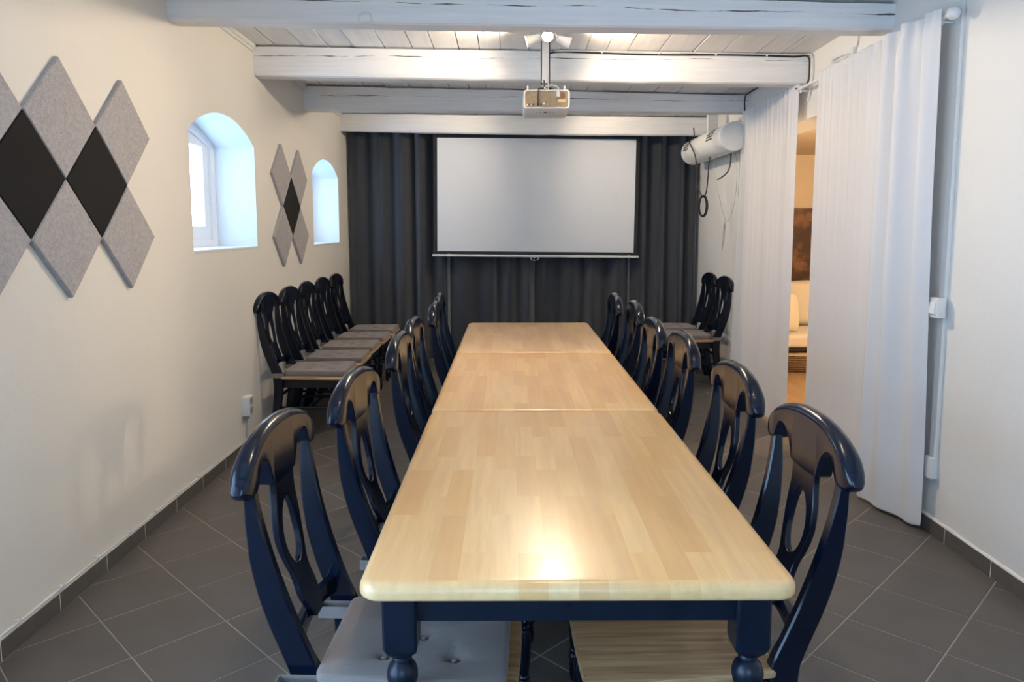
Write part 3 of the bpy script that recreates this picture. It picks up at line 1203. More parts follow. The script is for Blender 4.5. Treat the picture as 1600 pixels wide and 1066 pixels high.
for k in range(5):
    y = 5.175 + 0.514 * k
    x = -1.352 + 0.006 * math.sin(k * 2.1)
    place_chair(x, y, PX, f'spare navy chair against the cream window wall, {ORD[k]} of five from the socket', 'spare chairs against the window wall')
    place_cushion(x + 0.006, y, PX + math.radians(random.uniform(-1.5, 1.5)), f'taupe seat pad on the {ORD[k]} spare chair from the wall socket', 'pads on the spare chairs at the window wall')
for k in range(2):
    y = 6.79 + 0.53 * k
    place_chair(1.632, y, NX, ('navy spare chair by the far wall heater, beside the white curtain', 'navy spare chair by the far wall heater, next to the dark curtain')[k], 'spare chairs under the wall heater')
    place_cushion(1.626, y, NX, ('taupe seat pad on the spare chair beside the white curtain', 'taupe seat pad on the spare chair next to the dark curtain')[k], 'pads on the chairs under the heater')


# ------------------------------------------------------------------ acoustic felt diamonds on the window wall
def diamond(y, z, hy, hz, mat, label, group):
    bm = bmesh.new()
    th, c = 0.022, 0.005
    g = 0.0015
    def ring(s, t):
        return [(t, sy * (hy - s) , sz * (hz - s)) for sy, sz in ((1, 0), (0, 1), (-1, 0), (0, -1))]
    loft(bm, [ring(g, 0.0), ring(g, th - c), ring(g + c, th)])
    o = obj('acoustic_panel', bm, mat, smooth=False, loc=(XL, y, z))
    tag(o, label, 'acoustic panel', group)


HY, HZ = 0.2295, 0.2305
nm = ['cut off at the picture edge', 'in the middle column', 'in the column beside the arched window']
for k, y in enumerate((2.418, 2.877, 3.336)):
    n_ = ('furthest from the arched window', 'in the middle', 'beside the arched window')[k]
    diamond(y, 1.8765, HY, HZ, M['felt'], f'upper row grey felt diamond of the large set, {n_}', 'felt diamonds of the large set')
    diamond(y, 1.4155, HY, HZ, M['felt'], f'lower row grey felt diamond of the large set, {n_}', 'felt diamonds of the large set')
for k, y in enumerate((2.6475, 3.1065)):
    diamond(y, 1.646, HY, HZ, M['felt_dk'], ('large black felt diamond further from the arched window', 'large black felt diamond closer to the arched window')[k], 'felt diamonds of the large set')
for k, y in enumerate((5.612, 6.070)):
    n_ = ('beside the first arched window', 'beside the far arched window')[k]
    diamond(y, 1.851, HY, HZ, M['felt'], f'upper grey felt diamond of the small set, {n_}', 'felt diamonds of the small set')
    diamond(y, 1.390, HY, HZ, M['felt'], f'lower grey felt diamond of the small set, {n_}', 'felt diamonds of the small set')
diamond(5.841, 1.6205, HY, HZ, M['felt_dk'], 'small set black felt diamond between the two arched windows', 'felt diamonds of the small set')


# ------------------------------------------------------------------ dark curtains across the back
def pleats(seed, L, lam, amp):
    r = random.Random(seed)
    knots = [0.0]
    while knots[-1] < L:
        knots.append(knots[-1] + lam * r.uniform(0.55, 1.5))
    vals = [(s, (amp if i % 2 else -amp) * r.uniform(0.35, 1.0)) for i, s in enumerate(knots)]
    return lambda s: pchip(vals, s)


def drape(name, p0, p1, z0, z1, fold, nrm, mat, n=140, m=14, flare=0.0, lateral=None, thick=0.002, drop=None):
    """cloth from p0 to p1 (plan), folds along nrm, hem at z0"""
    bm = bmesh.new()
    p0, p1, nrm = Vector(p0), Vector(p1), Vector(nrm)
    L = (p1 - p0).length
    rows = []
    for j in range(m + 1):
        f = j / m
        row = []
        for i in range(n + 1):
            s = L * i / n
            p = p0 + (p1 - p0) * (i / n)
            k = 1.0 + flare * (1 - f)
            off = fold(s) * k + 0.004 * math.sin(s * 23 + f * 6) * (1 - f)
            extra = lateral(s, f) if lateral else 0.0
            q = p + nrm * (off + extra)
            zz = (z0 if drop is None else drop(s)) * (1 - f) + z1 * f
            row.append(bm.verts.new((q.x, q.y, zz)))
        rows.append(row)
    for j in range(m):
        for i in range(n):
            bm.faces.new((rows[j][i], rows[j][i + 1], rows[j + 1][i + 1], rows[j + 1][i]))
    o = obj(name, bm, mat, angle=80)
    sm = o.modifiers.new('cloth', 'SOLIDIFY')
    sm.thickness = thick
    return o


DC = [(-1.715, -0.665, 11, 'charcoal blackout curtain panel at the window wall, reaching behind the screen edge'),
      (-0.640, 0.262, 23, 'charcoal blackout curtain panel under the screen between window side and pull ring'),
      (0.272, 1.275, 35, 'charcoal blackout curtain panel under the screen on the heater half, from the pull ring'),
      (1.295, 1.975, 47, 'charcoal blackout curtain panel in the corner by the heater')]
for k, (xa, xb, sd, lab) in enumerate(DC):
    o = drape('blackout_curtain', (xa, 7.902), (xb, 7.902), 0.025, 2.50, pleats(sd, xb - xa + 0.1, 0.105, 0.08), (0, -1), M['black_fab'], n=160, m=10, flare=0.15)
    tag(o, lab, 'curtain', 'dark curtains across the back')
bm = bmesh.new()
tube(bm, [(XL, 7.90, 2.53), (XR, 7.90, 2.53)], 0.012, 10, 1)
tag(obj('curtain_rail', bm, M['metal']), 'thin rail holding the dark curtains across the back', 'curtain rail')

# ------------------------------------------------------------------ projection screen
scr = tag(empty('projection_screen', (0.279, 7.775, 1.784)), 'pull-down projection screen with black border and white bottom bar', 'projection screen')
scr.rotation_euler = (0, math.radians(0.55), 0)
bm = bmesh.new()
box(bm, -1.075, 1.075, 0.0, 0.0025, -0.615, 0.72)
obj('border', bm, M['black'], scr, smooth=False)['label'] = 'black border cloth of the screen'
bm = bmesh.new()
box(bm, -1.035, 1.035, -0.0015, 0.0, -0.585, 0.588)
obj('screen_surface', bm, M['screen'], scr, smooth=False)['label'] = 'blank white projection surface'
bm = bmesh.new()
lathe_axis(bm, [(0.006, 0), (0.0135, 0.003), (0.0135, 2.177), (0.006, 2.18)], (-1.09, 0.001, -0.632), (1, 0, 0), 14)
bar = obj('bottom_bar', bm, M['white'], scr, angle=40)
bm = bmesh.new()
tube(bm, [(-0.009 + 0.042 * math.cos(t), -0.014, -0.655 + 0.020 * math.sin(t)) for t in [2 * math.pi * q / 20 for q in range(21)]], 0.004, 8, 1)
box(bm, -0.019, 0.001, -0.020, -0.006, -0.650, -0.632)
obj('pull_ring', bm, M['white_pl'], bar, angle=50)
bm = bmesh.new()
box(bm, -1.12, 1.12, -0.02, 0.022, 0.72, 0.775)
obj('case', bm, M['white'], scr, smooth=False, bevel=0.008)


# ------------------------------------------------------------------ white curtains at the doorway
ROD_X = 1.952


def rodz(y):
    return 2.392 - 0.008 * (y - 3.4)


rod = tag(empty('curtain_rod', (ROD_X, 3.38, rodz(3.38))), 'white curtain rod with a ball end above the doorway', 'curtain rod')
P0 = Vector((ROD_X, 3.38, rodz(3.38)))
bm = bmesh.new()
tube(bm, [(0, 0, 0), (0, 3.10, rodz(6.48) - P0.z)], 0.011, 12, 1)
obj('rod', bm, M['white_pl'], rod)
bm = bmesh.new()
lathe_axis(bm, [(0.009, 0.0), (0.012, -0.004), (0.014, -0.008)] + [(max(0.001, 0.029 * math.sin(math.radians(a))), -0.036 - 0.029 * -math.cos(math.radians(a))) for a in range(30, 181, 10)], (0, 0, 0), (0, 1, 0), 18)
bm.free()
bm = bmesh.new()
bmesh.ops.create_uvsphere(bm, u_segments=20, v_segments=14, radius=0.029, matrix=Matrix.Translation((0, -0.038, 0)))
lathe_axis(bm, [(0.013, -0.014), (0.015, -0.008), (0.013, 0.0)], (0, 0, 0), (0, 1, 0), 14)
obj('ball_finial', bm, M['white'], rod)['label'] = 'round white finial'
for yy in (1.66, 3.0, 0.045):
    bm = bmesh.new()
    z = rodz(3.38 + yy) - P0.z
    box(bm, -0.004, XR - ROD_X + 0.0, yy - 0.006, yy + 0.006, z - 0.022, z - 0.012)
    box(bm, -0.008, 0.004, yy - 0.007, yy + 0.007, z - 0.03, z + 0.02)
    box(bm, XR - ROD_X - 0.006, XR - ROD_X, yy - 0.012, yy + 0.012, z - 0.045, z + 0.04)
    obj('bracket', bm, M['white_pl'], rod, smooth=False, bevel=0.002)


def white_drape(name, ya, yb, fold, label, lateral, zhem, seed, gap):
    """cloth gathered on the rod: header frill above it, folds below"""
    bm = bmesh.new()
    n, zs = 170, [0.0, 0.08, 0.2, 0.4, 0.7, 1.0, 1.3, 1.6, 1.9, 2.1, 2.25, 2.33, 2.365, 2.385, 2.405, 2.425]
    rows = []
    rr = random.Random(seed)
    ph = [rr.uniform(0, 6) for _ in range(4)]
    for z in zs:
        f = z / 2.4
        row = []
        for i in range(n + 1):
            s = (yb - ya) * i / n
            y = ya + s
            small = 0.006 * math.sin(s * 75 + ph[0]) + 0.004 * math.sin(s * 130 + ph[1])
            k = 1 - f
            off = fold(s, f)
            if z > 2.34:
                off = off * 0.7 + small
            elif z > 2.2:
                off = off * 0.95 + small * 0.6
            else:
                off += small * 0.15 * f
            off += lateral(s, f)
            zz = z + (rodz(y) - 2.385) * f
            if z < 0.05:
                zz = zhem(s)
            row.append(bm.verts.new((ROD_X - 0.014 - off, y + gap(s, f), zz)))
        rows.append(row)
    for a, b in zip(rows, rows[1:]):
        for i in range(n):
            bm.faces.new((a[i], a[i + 1], b[i + 1], b[i]))
    o = obj(name, bm, M['white_fab'], angle=80)
    sm = o.modifiers.new('cloth', 'SOLIDIFY')
    sm.thickness = 0.0018
    sub = o.modifiers.new('soft', 'SUBSURF')
    sub.levels = sub.render_levels = 1
    return tag(o, label, 'curtain', 'white curtains at the doorway')


def sstep(a, b, t):
    t = min(1, max(0, (t - a) / (b - a)))
    return t * t * (3 - 2 * t)


F1 = [(0, 0.0), (0.07, 0.040), (0.15, -0.010), (0.26, 0.065), (0.36, -0.010), (0.45, 0.045), (0.55, -0.010), (0.68, 0.004), (0.9, -0.002), (1.1, 0.003), (1.36, 0.0)]
NEAR0, NEAR1, FAR0, FAR1 = 3.395, 4.72, 5.07, 6.23


def near_lat(s, f):
    # the front third hangs out towards the tables at the hem; a crease divides it from the flat rest
    low = (1 - sstep(0.05, 0.75, f))
    return low * interp([(0, -0.036), (0.42, 0.066), (0.50, -0.012), (1.4, -0.012)], s)


white_drape('white_curtain', NEAR0, NEAR1, lambda s, f: pchip(F1, s) * (0.3 + 0.7 * sstep(0.0, 0.6, f)), 'long white cotton curtain beside the light switch, nearer panel with deep folds', near_lat,
            lambda s: 0.012 + 0.05 * sstep(0.40, 0.56, s) + 0.01 * sstep(0.05, 0.0, s), 3, lambda s, f: (1 - f) * (0.0 + 0.04 * sstep(0.9, 1.325, s)))
fp = pleats(91, 1.5, 0.2, 0.010)
white_drape('white_curtain', FAR0, FAR1, lambda s, f: fp(s), 'long white cotton curtain hanging closer to the wall heater, flat panel', lambda s, f: 0.012 * sstep(1.0, 1.3, s),
            lambda s: 0.02, 5, lambda s, f: (1 - f) * 0.15 * sstep(0.6, 1.16, s))

# ------------------------------------------------------------------ ceiling spotlights


def spot_cluster(c, label, group, power, hidden=False):
    c = Vector(c)
    zt = ceil_z(c.x, c.y) + 0.003
    root = tag(empty('ceiling_spotlight', (c.x, c.y, zt)), label, 'ceiling lamp', group)
    bm = bmesh.new()
    lathe(bm, [(0.052, -0.001), (0.055, -0.004), (0.055, -0.018), (0.048, -0.024), (0.012, -0.026)], 0, 0, 24)
    obj('ceiling_plate', bm, M['white'], root)
    for dx, p, d in ((0.0, (0.0, -0.03, -0.080), (-0.03, -1.0, -0.30)), (-0.05, (-0.085, 0.0, -0.094), (-0.95, 0.02, -0.28)), (0.05, (0.088, 0.0, -0.098), (0.93, 0.05, -0.33))):
        p, d = Vector(p), Vector(d).normalized()
        if dx > 0:
            p += d * 0.012
        bm = bmesh.new()
        n_ = 24
        lathe_axis(bm, [(0.004, -0.048), (0.016, -0.046), (0.021, -0.040), (0.024, -0.02), (0.029, 0.010), (0.034, 0.036), (0.0345, 0.040), (0.0315, 0.040), (0.027, 0.010), (0.020, -0.012), (0.002, -0.014)], p, d, n_)
        h = obj('lamp_head', bm, M['white'], root, angle=40)
        bm = bmesh.new()
        lathe_axis(bm, [(0.001, 0.020), (0.020, 0.021), (0.027, 0.026), (0.0285, 0.030), (0.020, 0.0345), (0.001, 0.0365)], p, d, 20)
        b = obj('bulb', bm, M['lamp'], h)
        b['label'] = 'glowing halogen bulb'
        bm = bmesh.new()
        tube(bm, [(dx * 0.6, 0, -0.02), (dx * 0.9, 0, -0.035), p - d * 0.044], 0.006, 8, 4)
        obj('arm', bm, M['white'], root)
        q = Vector((c.x, c.y, zt)) + p + d * 0.075
        if power > 0 and not (hidden and dx == 0):
            spot(q, q + d, power * (1.4 if dx == 0 else 0.75), WARM, 172, 0.8, 0.028)
    return root


spot_cluster((LAMP1.x, LAMP1.y, 0), 'white three-headed ceiling spotlight glowing above the projector', 'spotlight clusters', P_LAMP)
spot_cluster((0.225, 6.74, 0), 'white three-headed ceiling spotlight between third beam and projection screen', 'spotlight clusters', P_LAMP * 0.8, True)

spot_cluster((0.225, 1.98, 0), 'added unseen three-headed spotlight above the near end of the tables', 'spotlight clusters', P_LAMP * 0.35)  # extra lamp out of view, added to warm the near tables and walls

# ------------------------------------------------------------------ projector on its ceiling pole
PJ = Vector((0.231, 4.80, 2.253))
pr = tag(empty('projector', (PJ.x, PJ.y, 2.178)), 'white projector hanging from a pole under the beams, ports facing the tables', 'projector')
hx, hy, hz = 0.143, 0.15, 0.117
pr.rotation_euler = (math.radians(-3.5), 0, 0)
bm = bmesh.new()


def rrect(w, z0, z1, r, n=5):
    pts = []
    for cx, cz, a0 in ((w - r, z0 + r, -90), (w - r, z1 - r, 0), (-w + r, z1 - r, 90), (-w + r, z0 + r, 180)):
        for k in range(n):
            a = math.radians(a0 + 90 * k / (n - 1))
            pts.append((cx + r * math.cos(a), cz + r * math.sin(a)))
    return pts


R = lambda w, z0, z1, r, y: [(x, y, z) for x, z in rrect(w, z0, z1, r)]
loft(bm, [R(hx - 0.012, 0.010, hz - 0.010, 0.02, hy), R(hx - 0.004, 0.003, hz - 0.003, 0.022, hy - 0.006), R(hx, 0.0, hz, 0.02, hy - 0.02), R(hx, 0.0, hz, 0.02, -hy + 0.004), R(hx - 0.003, 0.003, hz - 0.003, 0.018, -hy),
          R(hx - 0.009, 0.009, hz - 0.009, 0.014, -hy), R(hx - 0.010, 0.010, hz - 0.010, 0.013, -hy + 0.008)])
body = obj('body', bm, M['white_pl'], pr, angle=40)
bm = bmesh.new()
loft(bm, [R(hx - 0.0102, 0.0102, hz - 0.0102, 0.0128, -hy + 0.0085), R(hx - 0.0102, 0.0102, hz - 0.0102, 0.0128, -hy + 0.004)])
pan = obj('port_panel', bm, M['tan'], pr, smooth=False)
pan['label'] = 'tan recessed panel with ports'
yf = -hy + 0.004
ports = [(-0.121, 0.024, 0.009, 'yellow'), (-0.108, 0.027, 0.008, 'black'), (-0.096, 0.023, 0.008, 'grey'), (-0.082, 0.026, 0.010, 'black'), (-0.035, 0.027, 0.010, 'black'), (-0.018, 0.031, 0.013, 'white_pl'), (0.004, 0.026, 0.010, 'grey')]
for x, z, w, m_ in ports:
    bm = bmesh.new()
    box(bm, x - w / 2, x + w / 2, yf - 0.004, yf, z - 0.005, z + 0.005)
    obj('port', bm, M[m_], pan, smooth=False)
bm = bmesh.new()
box(bm, 0.070, 0.116, yf - 0.0008, yf, 0.040, 0.058)
obj('sticker', bm, M['yellow'], pan, smooth=False)['label'] = 'small yellow sticker'
bm = bmesh.new()
box(bm, 0.087, 0.115, yf - 0.003, yf, 0.066, 0.098)
box(bm, 0.093, 0.109, yf - 0.005, yf - 0.003, 0.072, 0.092)
obj('power_socket', bm, M['red'], pan, smooth=False)
bm = bmesh.new()
box(bm, 0.060, 0.080, yf - 0.030, yf - 0.0005, 0.068, 0.104)
tube(bm, [(0.070, yf - 0.028, 0.100), (0.068, yf - 0.034, 0.122), (0.03, yf - 0.02, 0.140), (0.005, yf + 0.05, 0.150), (-0.012, yf + 0.04, 0.138), (0.0, yf + 0.02, 0.125), (0.012, yf + 0.07, 0.128), (0.015, yf + 0.10, 0.22)], 0.0042, 8, 5)
obj('power_plug', bm, M['white_pl'], pr, angle=50)['label'] = 'white power plug and lead'
bm = bmesh.new()
box(bm, -0.060, -0.046, yf - 0.020, yf - 0.0005, 0.018, 0.034)
tube(bm, [(-0.053, yf - 0.016, 0.030), (-0.054, yf - 0.022, 0.06), (-0.052, yf - 0.016, 0.105), (-0.040, yf + 0.02, 0.128), (-0.012, yf + 0.085, 0.15), (-0.012, yf + 0.10, 0.20)], 0.0045, 8, 5)
obj('signal_cable', bm, M['cable_b'], pr, angle=50)['label'] = 'black cable plugged into the ports'
bm = bmesh.new()
for x, w in ((-0.055, 0.006), (-0.035, 0.006), (0.027, 0.006), (0.047, 0.006)):
    box(bm, x - w / 2, x + w / 2, -0.052, -0.046, -0.0012, 0.001)
lathe(bm, [(0.012, 0.001), (0.012, -0.0015), (0.010, -0.002)], -0.004, -0.049, 14)
obj('control_buttons', bm, M['vent'], pr, smooth=False)['kind'] = 'stuff'
bm = bmesh.new()
lathe_axis(bm, [(0.034, 0.0), (0.034, 0.018), (0.026, 0.020), (0.022, 0.006)], (-0.07, hy - 0.004, 0.06), (0, 1, 0), 18)
obj('lens', bm, M['black'], pr)
# bracket arms, clamp and pole
py = 0.02
bm = bmesh.new()
for sx in (-1, 1):
    for yy in (-0.07, 0.07):
        tube(bm, [(0, py, 0.158), (sx * 0.05, py + (yy - py) * 0.5, 0.145), (sx * 0.115, yy, hz + 0.012)], 0.006, 8, 4)
        lathe(bm, [(0.006, hz - 0.001), (0.006, hz + 0.04), (0.004, hz + 0.042)], sx * 0.115, yy, 8)
obj('bracket_arms', bm, M['white_pl'], pr, angle=50)['kind'] = 'stuff'
bm = bmesh.new()
lathe(bm, [(0.05, 0.146), (0.055, 0.150), (0.055, 0.160), (0.03, 0.164), (0.026, 0.172)], 0, py, 20)
obj('mount_plate', bm, M['black'], pr)
ztop = ceil_z(PJ.x, PJ.y) - 2.178
bm = bmesh.new()
box(bm, -0.0225, 0.0225, py - 0.014, py + 0.014, 0.17, ztop)
obj('pole', bm, M['white_pl'], pr, smooth=False, bevel=0.003)
bm = bmesh.new()
for sx in (-1, 1):
    tube(bm, [(sx * 0.0265, py - 0.006, 0.19), (sx * 0.0262, py - 0.006, 0.3), (sx * 0.0262, py - 0.006, ztop - 0.01)], 0.0038, 8, 3)
box(bm, -0.029, 0.029, py - 0.019, py + 0.019, 0.186, 0.196)
obj('cable_tie', bm, M['cable_b'], pr, angle=50)['label'] = 'black leads strapped along the pole'
bm = bmesh.new()
box(bm, -0.05, 0.05, py - 0.05, py + 0.05, ztop - 0.006, ztop)
obj('ceiling_flange', bm, M['white_pl'], pr, smooth=False, bevel=0.002)

# ------------------------------------------------------------------ round wall heater with dangling cords
HXc, HZc, HYa, HYb, HR = 1.862, 2.205, 6.20, 7.585, 0.122
ht = tag(empty('wall_heater', (HXc, HYa, HZc)), 'white tubular air heater high on the wall beside the dark curtain', 'heater')
L = HYb - HYa
prof = [(0.02, 0.0), (HR - 0.022, 0.001), (HR - 0.008, 0.006), (HR, 0.018), (HR, 0.12)]
bm = bmesh.new()


def ribbed(t0, t1, n, amp):
    out = []
    for k in range(n):
        a = t0 + (t1 - t0) * k / n
        d = (t1 - t0) / n
        out += [(HR, a), (HR, a + d * 0.6), (HR - amp, a + d * 0.65), (HR - amp, a + d * 0.95)]
    return out


lathe_axis(bm, [(0.02, 0.0), (HR - 0.020, 0.001), (HR - 0.006, 0.006), (HR, 0.016)] + ribbed(0.05, 0.25, 5, 0.006) + [(HR, 0.26), (HR, L - 0.26)] + ribbed(L - 0.25, L - 0.03, 5, 0.006) + [(HR, L - 0.02), (HR - 0.02, L), (0.02, L + 0.002)], (0, 0, 0), (0, 1, 0), 36)
obj('casing', bm, M['white_pl'], ht, angle=30)
for yy in (0.33, L - 0.20):
    bm = bmesh.new()
    for side in range(1):
        for r_ in range(5):
            a0, a1 = math.radians(178 - r_ * 11), math.radians(178 - r_ * 11 - 6)
            ring = []
            for y_ in (yy - 0.10, yy + 0.10):
                ring.append([(math.cos(a) * rr, y_, math.sin(a) * rr) for a, rr in ((a0, HR - 0.004), (a0, HR + 0.0015), (a1, HR + 0.0015), (a1, HR - 0.004))])
            loft(bm, ring)
    g = obj('vent_grille', bm, M['vent'], ht, smooth=False)
    g['kind'] = 'stuff'
    g['label'] = 'dark slotted vent'
bm = bmesh.new()
box(bm, HXc * 0 - 0.03, 0.06, 0.70, 0.76, HR - 0.01, 0.335)
box(bm, 0.05, XR - HXc, 0.72, 0.74, -0.02, 0.02)
box(bm, XR - HXc - 0.006, XR - HXc, 0.66, 0.80, -0.07, 0.07)
obj('hanger', bm, M['white_pl'], ht, smooth=False)
bm = bmesh.new()
hx_ = lambda x, y, z: (x - HXc, y - HYa, z - HZc)
tube(bm, [hx_(1.80, 7.32, 2.42), hx_(1.80, 7.30, 2.335), hx_(1.735, 7.20, 2.27), hx_(1.72, 6.90, 2.10), hx_(1.725, 6.85, 1.90), hx_(1.74, 6.80, 1.78), hx_(1.76, 6.74, 1.73),
          hx_(1.785, 6.74, 1.77), hx_(1.80, 6.75, 1.90), hx_(1.81, 6.76, 2.05), hx_(1.83, 6.78, 2.12)], 0.0055, 8, 8)
obj('power_cord', bm, M['cable_b'], ht)['label'] = 'long black cord hanging in a loop'
bm = bmesh.new()
for k in range(3):
    e = k * 0.006
    tube(bm, [(1.757 - HXc + (0.030 + e) * math.cos(t), 6.735 - HYa - e, 1.645 - HZc + (0.085 + e) * math.sin(t)) for t in [2 * math.pi * q / 24 for q in range(25)]], 0.0048, 8, 1)
obj('cord_bundle', bm, M['cable_b'], ht)['label'] = 'black cord wound into a tied bundle'
bm = bmesh.new()
tube(bm, [hx_(1.90, 6.40, 2.11), hx_(1.90, 6.41, 2.0), hx_(1.88, 6.42, 1.93), hx_(1.83, 6.44, 1.88), hx_(1.80, 6.45, 1.865)], 0.006, 8, 6)
obj('cord_end', bm, M['cable_b'], ht)['label'] = 'short black cord end'
bm = bmesh.new()
tube(bm, [hx_(1.84, 6.75, 2.09), hx_(1.86, 6.72, 1.9), hx_(1.90, 6.66, 1.66), hx_(1.935, 6.62, 1.52), hx_(1.95, 6.52, 1.55), hx_(1.955, 6.42, 1.72), hx_(1.95, 6.38, 1.95), hx_(1.93, 6.38, 2.1)], 0.0022, 6, 8)
for k in range(3):
    tube(bm, [hx_(1.925, 6.625 + 0.006 * k, 1.52), hx_(1.918 + 0.008 * k, 6.63, 1.40), hx_(1.91, 6.62 - 0.004 * k, 1.25), hx_(1.925, 6.61, 1.36), hx_(1.935, 6.62, 1.50)], 0.0022, 6, 6)
tube(bm, [hx_(1.95, 6.33, 2.1), hx_(1.952, 6.33, 1.9), hx_(1.952, 6.33, 1.72)], 0.002, 6, 4)
obj('pull_cord', bm, M['cable_g'], ht)['label'] = 'thin grey cord with a knot'

# ------------------------------------------------------------------ switch, trunking and socket
tr = tag(empty('cable_trunking', (XR, 3.39, 0.27)), 'white vertical cable trunking on the wall beside the white curtain', 'trunking')
bm = bmesh.new()
box(bm, -0.018, 0, -0.026, 0.020, 0.10, ceil_z(XR, 3.39) - 0.27 - 0.001)
obj('channel', bm, M['white_pl'], tr, smooth=False, bevel=0.003)
bm = bmesh.new()
box(bm, -0.036, 0, -0.028, 0.030, 0.0, 0.102)
obj('end_box', bm, M['white_pl'], tr, smooth=False, bevel=0.004)
sw = tag(empty('light_switch', (XR - 0.018, 3.385, 1.085)), 'white surface-mounted light switch halfway up the trunking', 'switch')
bm = bmesh.new()
box(bm, -0.042, 0, -0.041, 0.041, -0.047, 0.047)
obj('housing', bm, M['white_pl'], sw, smooth=False, bevel=0.005)
bm = bmesh.new()
hexa(bm, [(-0.042, -0.028, -0.03), (-0.042, 0.028, -0.03), (-0.042, 0.028, 0.03), (-0.042, -0.028, 0.03), (-0.052, -0.026, -0.028), (-0.052, 0.026, -0.028), (-0.046, 0.026, 0.028), (-0.046, -0.026, 0.028)])
obj('rocker', bm, M['white'], sw, smooth=False, bevel=0.002)

so = tag(empty('wall_socket', (XL, 4.70, 0.305)), 'white double wall socket above the skirting by the first spare chair', 'socket')
bm = bmesh.new()
box(bm, 0, 0.046, -0.045, 0.045, -0.062, 0.062)
obj('housing', bm, M['white_pl'], so, smooth=False, bevel=0.005)
for zz in (-0.029, 0.029):
    bm = bmesh.new()
    lathe_axis(bm, [(0.024, 0.0), (0.024, 0.0015), (0.020, 0.002), (0.019, -0.006), (0.001, -0.0065)], (0.0465, 0, zz), (1, 0, 0), 20)
    obj('outlet', bm, M['grey'], so)['label'] = 'round recessed socket'
bm = bmesh.new()
box(bm, 0.008, 0.028, -0.012, 0.012, -0.088, -0.062)
tube(bm, [(0.016, 0, -0.086), (0.014, 0, -0.12), (0.008, 0, -0.18), (0.010, 0, -0.226)], 0.0035, 6, 4)
obj('feed_cable', bm, M['grey'], so, angle=50)
bm = bmesh.new()
pts = [(XL + 0.011, y, 0.086 + 0.0015 * math.sin(y * 9)) for y in [-1.5 + 0.1 * k for k in range(63)]]
tube(bm, pts, 0.0035, 6, 1)
sc_ = obj('skirting_cable', bm, M['cable_w'])
tag(sc_, 'thin white cable clipped along the top of the window wall skirting', 'cable')
for k in range(14):
    bm = bmesh.new()
    y = 1.2 + 0.25 * k
    box(bm, XL, XL + 0.016, y - 0.006, y + 0.006, 0.082, 0.094)
    obj('clip', bm, M['cable_w'], sc_, smooth=False)

# ------------------------------------------------------------------ cables, hook and ring on the beams
bm = bmesh.new()
yb_ = lambda x: 5.115 + (5.06 - 5.115) * (x - XL) / (XR - XL) - 0.006
tube(bm, [(0.24, yb_(0.2), 2.605)] + [(x, yb_(x), ceil_z(x, 5.1) - 0.018 + 0.004 * math.sin(x * 5)) for x in (0.32, 0.5, 0.8, 1.1, 1.4, 1.7, 1.9)] + [(1.985, 5.03, 2.585), (1.995, 5.02, 2.50), (1.992, 5.03, 2.42), (1.97, 5.06, 2.385), (1.94, 5.10, 2.388)], 0.006, 8, 6)
cb = tag(obj('beam_cable', bm, M['cable_b']), 'black cable along the second beam, bending down at the curtain rod', 'cable')
bm = bmesh.new()
tube(bm, [(0.30, yb_(0.3) - 0.002, 2.632)] + [(x, yb_(x) - 0.002, ceil_z(x, 5.1) - 0.006) for x in (0.5, 0.9, 1.3, 1.7, 1.95)] + [(2.004, 5.02, 2.59), (2.008, 5.00, 2.50), (2.008, 5.01, 2.40), (2.0, 5.05, 2.30)], 0.005, 8, 6)
cw = tag(obj('beam_cable', bm, M['cable_w']), 'white cable clipped along the top of the second beam', 'cable')
for x in (0.62, 1.0, 1.38, 1.72):
    bm = bmesh.new()
    y, z = yb_(x), ceil_z(x, 5.1) - 0.010
    box(bm, x - 0.006, x + 0.006, y - 0.010, y + 0.006, z - 0.010, z + 0.006)
    obj('clip', bm, M['cable_w'], cw, smooth=False)
bm = bmesh.new()
tube(bm, [(2.0, 5.25, 2.590), (2.0, 5.8, 2.578), (1.99, 6.25, 2.565), (1.985, 6.335, 2.54), (1.985, 6.335, 2.45), (1.99, 6.33, 2.36)], 0.006, 8, 5)
tag(obj('beam_cable', bm, M['cable_b']), 'black cable running along the ceiling corner to the third beam', 'cable')
bm = bmesh.new()
tube(bm, [(2.012, 4.35, ceil_z(2.0, 4.35)), (2.012, 4.37, 2.56), (2.012, 4.39, 2.50), (2.010, 4.45, 2.475), (2.006, 4.60, 2.490), (2.004, 4.68, 2.488), (2.004, 4.70, 2.478), (2.006, 4.66, 2.468), (2.01, 4.50, 2.463)], 0.005, 8, 6)
box(bm, 2.0, XR, 4.40, 4.44, 2.45, 2.50)
tag(obj('wall_hook', bm, M['cable_w'], angle=50), 'white bent wire hook above the nearer white curtain', 'hook')
bm = bmesh.new()
tube(bm, [(-0.757, 3.93, 2.548), (-0.757, 3.895, 2.548), (-0.757, 3.885, 2.538)], 0.004, 8, 4)
tube(bm, [(-0.735 + 0.034 * math.cos(t), 3.886, 2.520 + 0.030 * math.sin(t)) for t in [2 * math.pi * q / 24 for q in range(25)]], 0.0035, 8, 1)
tag(obj('ring_hook', bm, M['white'], angle=60), 'white painted iron ring on the face of the nearest beam', 'ring')

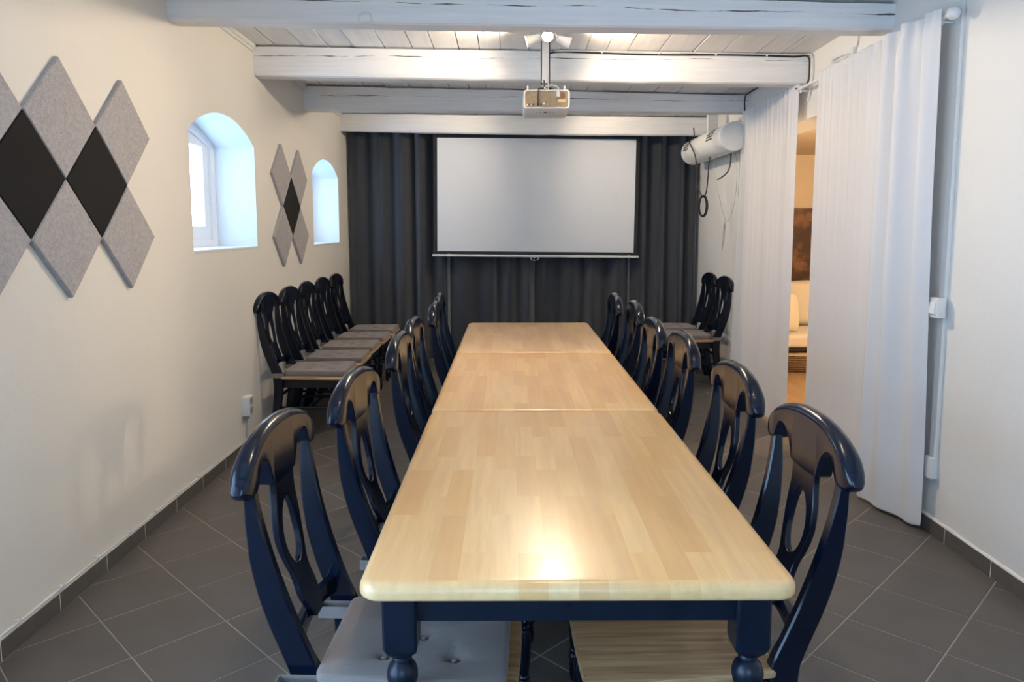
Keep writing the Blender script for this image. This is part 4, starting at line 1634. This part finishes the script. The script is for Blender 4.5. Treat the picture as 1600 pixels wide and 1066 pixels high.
# ------------------------------------------------------------------ lounge beyond the doorway
sf = tag(empty('sofa', (3.35, 7.3, 0)), 'cream linen sofa on a black frame in the lounge beyond the curtains', 'sofa')
bm = bmesh.new()
for x in (-0.78, 0.9):
    for y in (0.03, 0.95):
        box(bm, x - 0.02, x + 0.02, y - 0.02, y + 0.02, 0, 0.225)
box(bm, -0.82, 0.94, 0.0, 1.0, 0.215, 0.245)
obj('frame', bm, M['sofa_fr'], sf, smooth=False)
bm = bmesh.new()
box(bm, -0.80, 0.92, -0.01, 0.98, 0.246, 0.375)
obj('seat', bm, M['sofa'], sf, smooth=False, bevel=0.03)
bm = bmesh.new()
box(bm, -0.82, 0.94, 0.98, 1.10, 0.2, 0.70)
obj('backrest', bm, M['sofa'], sf, smooth=False, bevel=0.03)
bm = bmesh.new()
for bx in ((-0.56, -0.52, 0.72, 0.76, 0.376, 0.70), (-0.56, -0.52, 0.93, 0.97, 0.376, 0.70), (-0.56, -0.52, 0.72, 0.97, 0.67, 0.70), (-0.80, -0.56, 0.70, 0.97, 0.66, 0.70)):
    box(bm, *bx)
obj('armrest', bm, M['sofa_fr'], sf, smooth=False)['label'] = 'dark side frame of the sofa'


def pillow(loc, rot, w, h, t, label):
    bm = bmesh.new()
    n = 14
    for sgn in (1, -1):
        g = []
        for j in range(n + 1):
            row = []
            for i in range(n + 1):
                u, v = -1 + 2 * i / n, -1 + 2 * j / n
                d = max(0.0, (1 - u * u) * (1 - v * v)) ** 0.38
                pin = 1 - 0.06 * (abs(u * v))
                row.append(bm.verts.new((u * w / 2 * pin, sgn * t / 2 * d, v * h / 2 * pin)))
            g.append(row)
        for j in range(n):
            for i in range(n):
                bm.faces.new((g[j][i], g[j][i + 1], g[j + 1][i + 1], g[j + 1][i]))
    bmesh.ops.remove_doubles(bm, verts=bm.verts, dist=1e-4)
    o = obj('throw_pillow', bm, M['sofa'], angle=70)
    o.location, o.rotation_euler = loc, rot
    tag(o, label, 'pillow', 'pillows on the sofa')


pillow((3.30, 8.06, 0.625), (math.radians(-14), 0, math.radians(-4)), 0.62, 0.50, 0.20, 'cream back pillow under the brown painting')
pillow((2.80, 7.48, 0.595), (math.radians(-12), math.radians(8), math.radians(30)), 0.46, 0.42, 0.16, 'small white pillow leaning at the front of the sofa')
art = tag(empty('painting', (3.30, 8.9, 1.22)), 'dark brown abstract painting on the lounge wall above the sofa', 'painting')
bm = bmesh.new()
box(bm, -0.62, 0.62, -0.035, -0.001, -0.46, 0.46)
obj('canvas', bm, M['art'], art, smooth=False)
bk = tag(empty('straw_basket', (2.92, 7.46, 0)), 'low woven straw basket pushed under the lounge sofa', 'basket')
bm = bmesh.new()
prof = []
for k in range(7):
    z = 0.012 + 0.022 * k
    prof += [(0.205 + 0.012 * math.sin(k / 6 * 3.14), z), (0.215 + 0.012 * math.sin(k / 6 * 3.14), z + 0.008), (0.205 + 0.012 * math.sin(k / 6 * 3.14), z + 0.018)]
lathe(bm, [(0.18, 0.001)] + prof + [(0.19, 0.165)], 0, 0, 28)
obj('body', bm, M['straw_dk'], bk, angle=60)
bm = bmesh.new()
lathe(bm, [(0.19, 0.164), (0.215, 0.168), (0.21, 0.178), (0.15, 0.188), (0.01, 0.192)], 0, 0, 28)
obj('lid', bm, M['straw'], bk, angle=60)
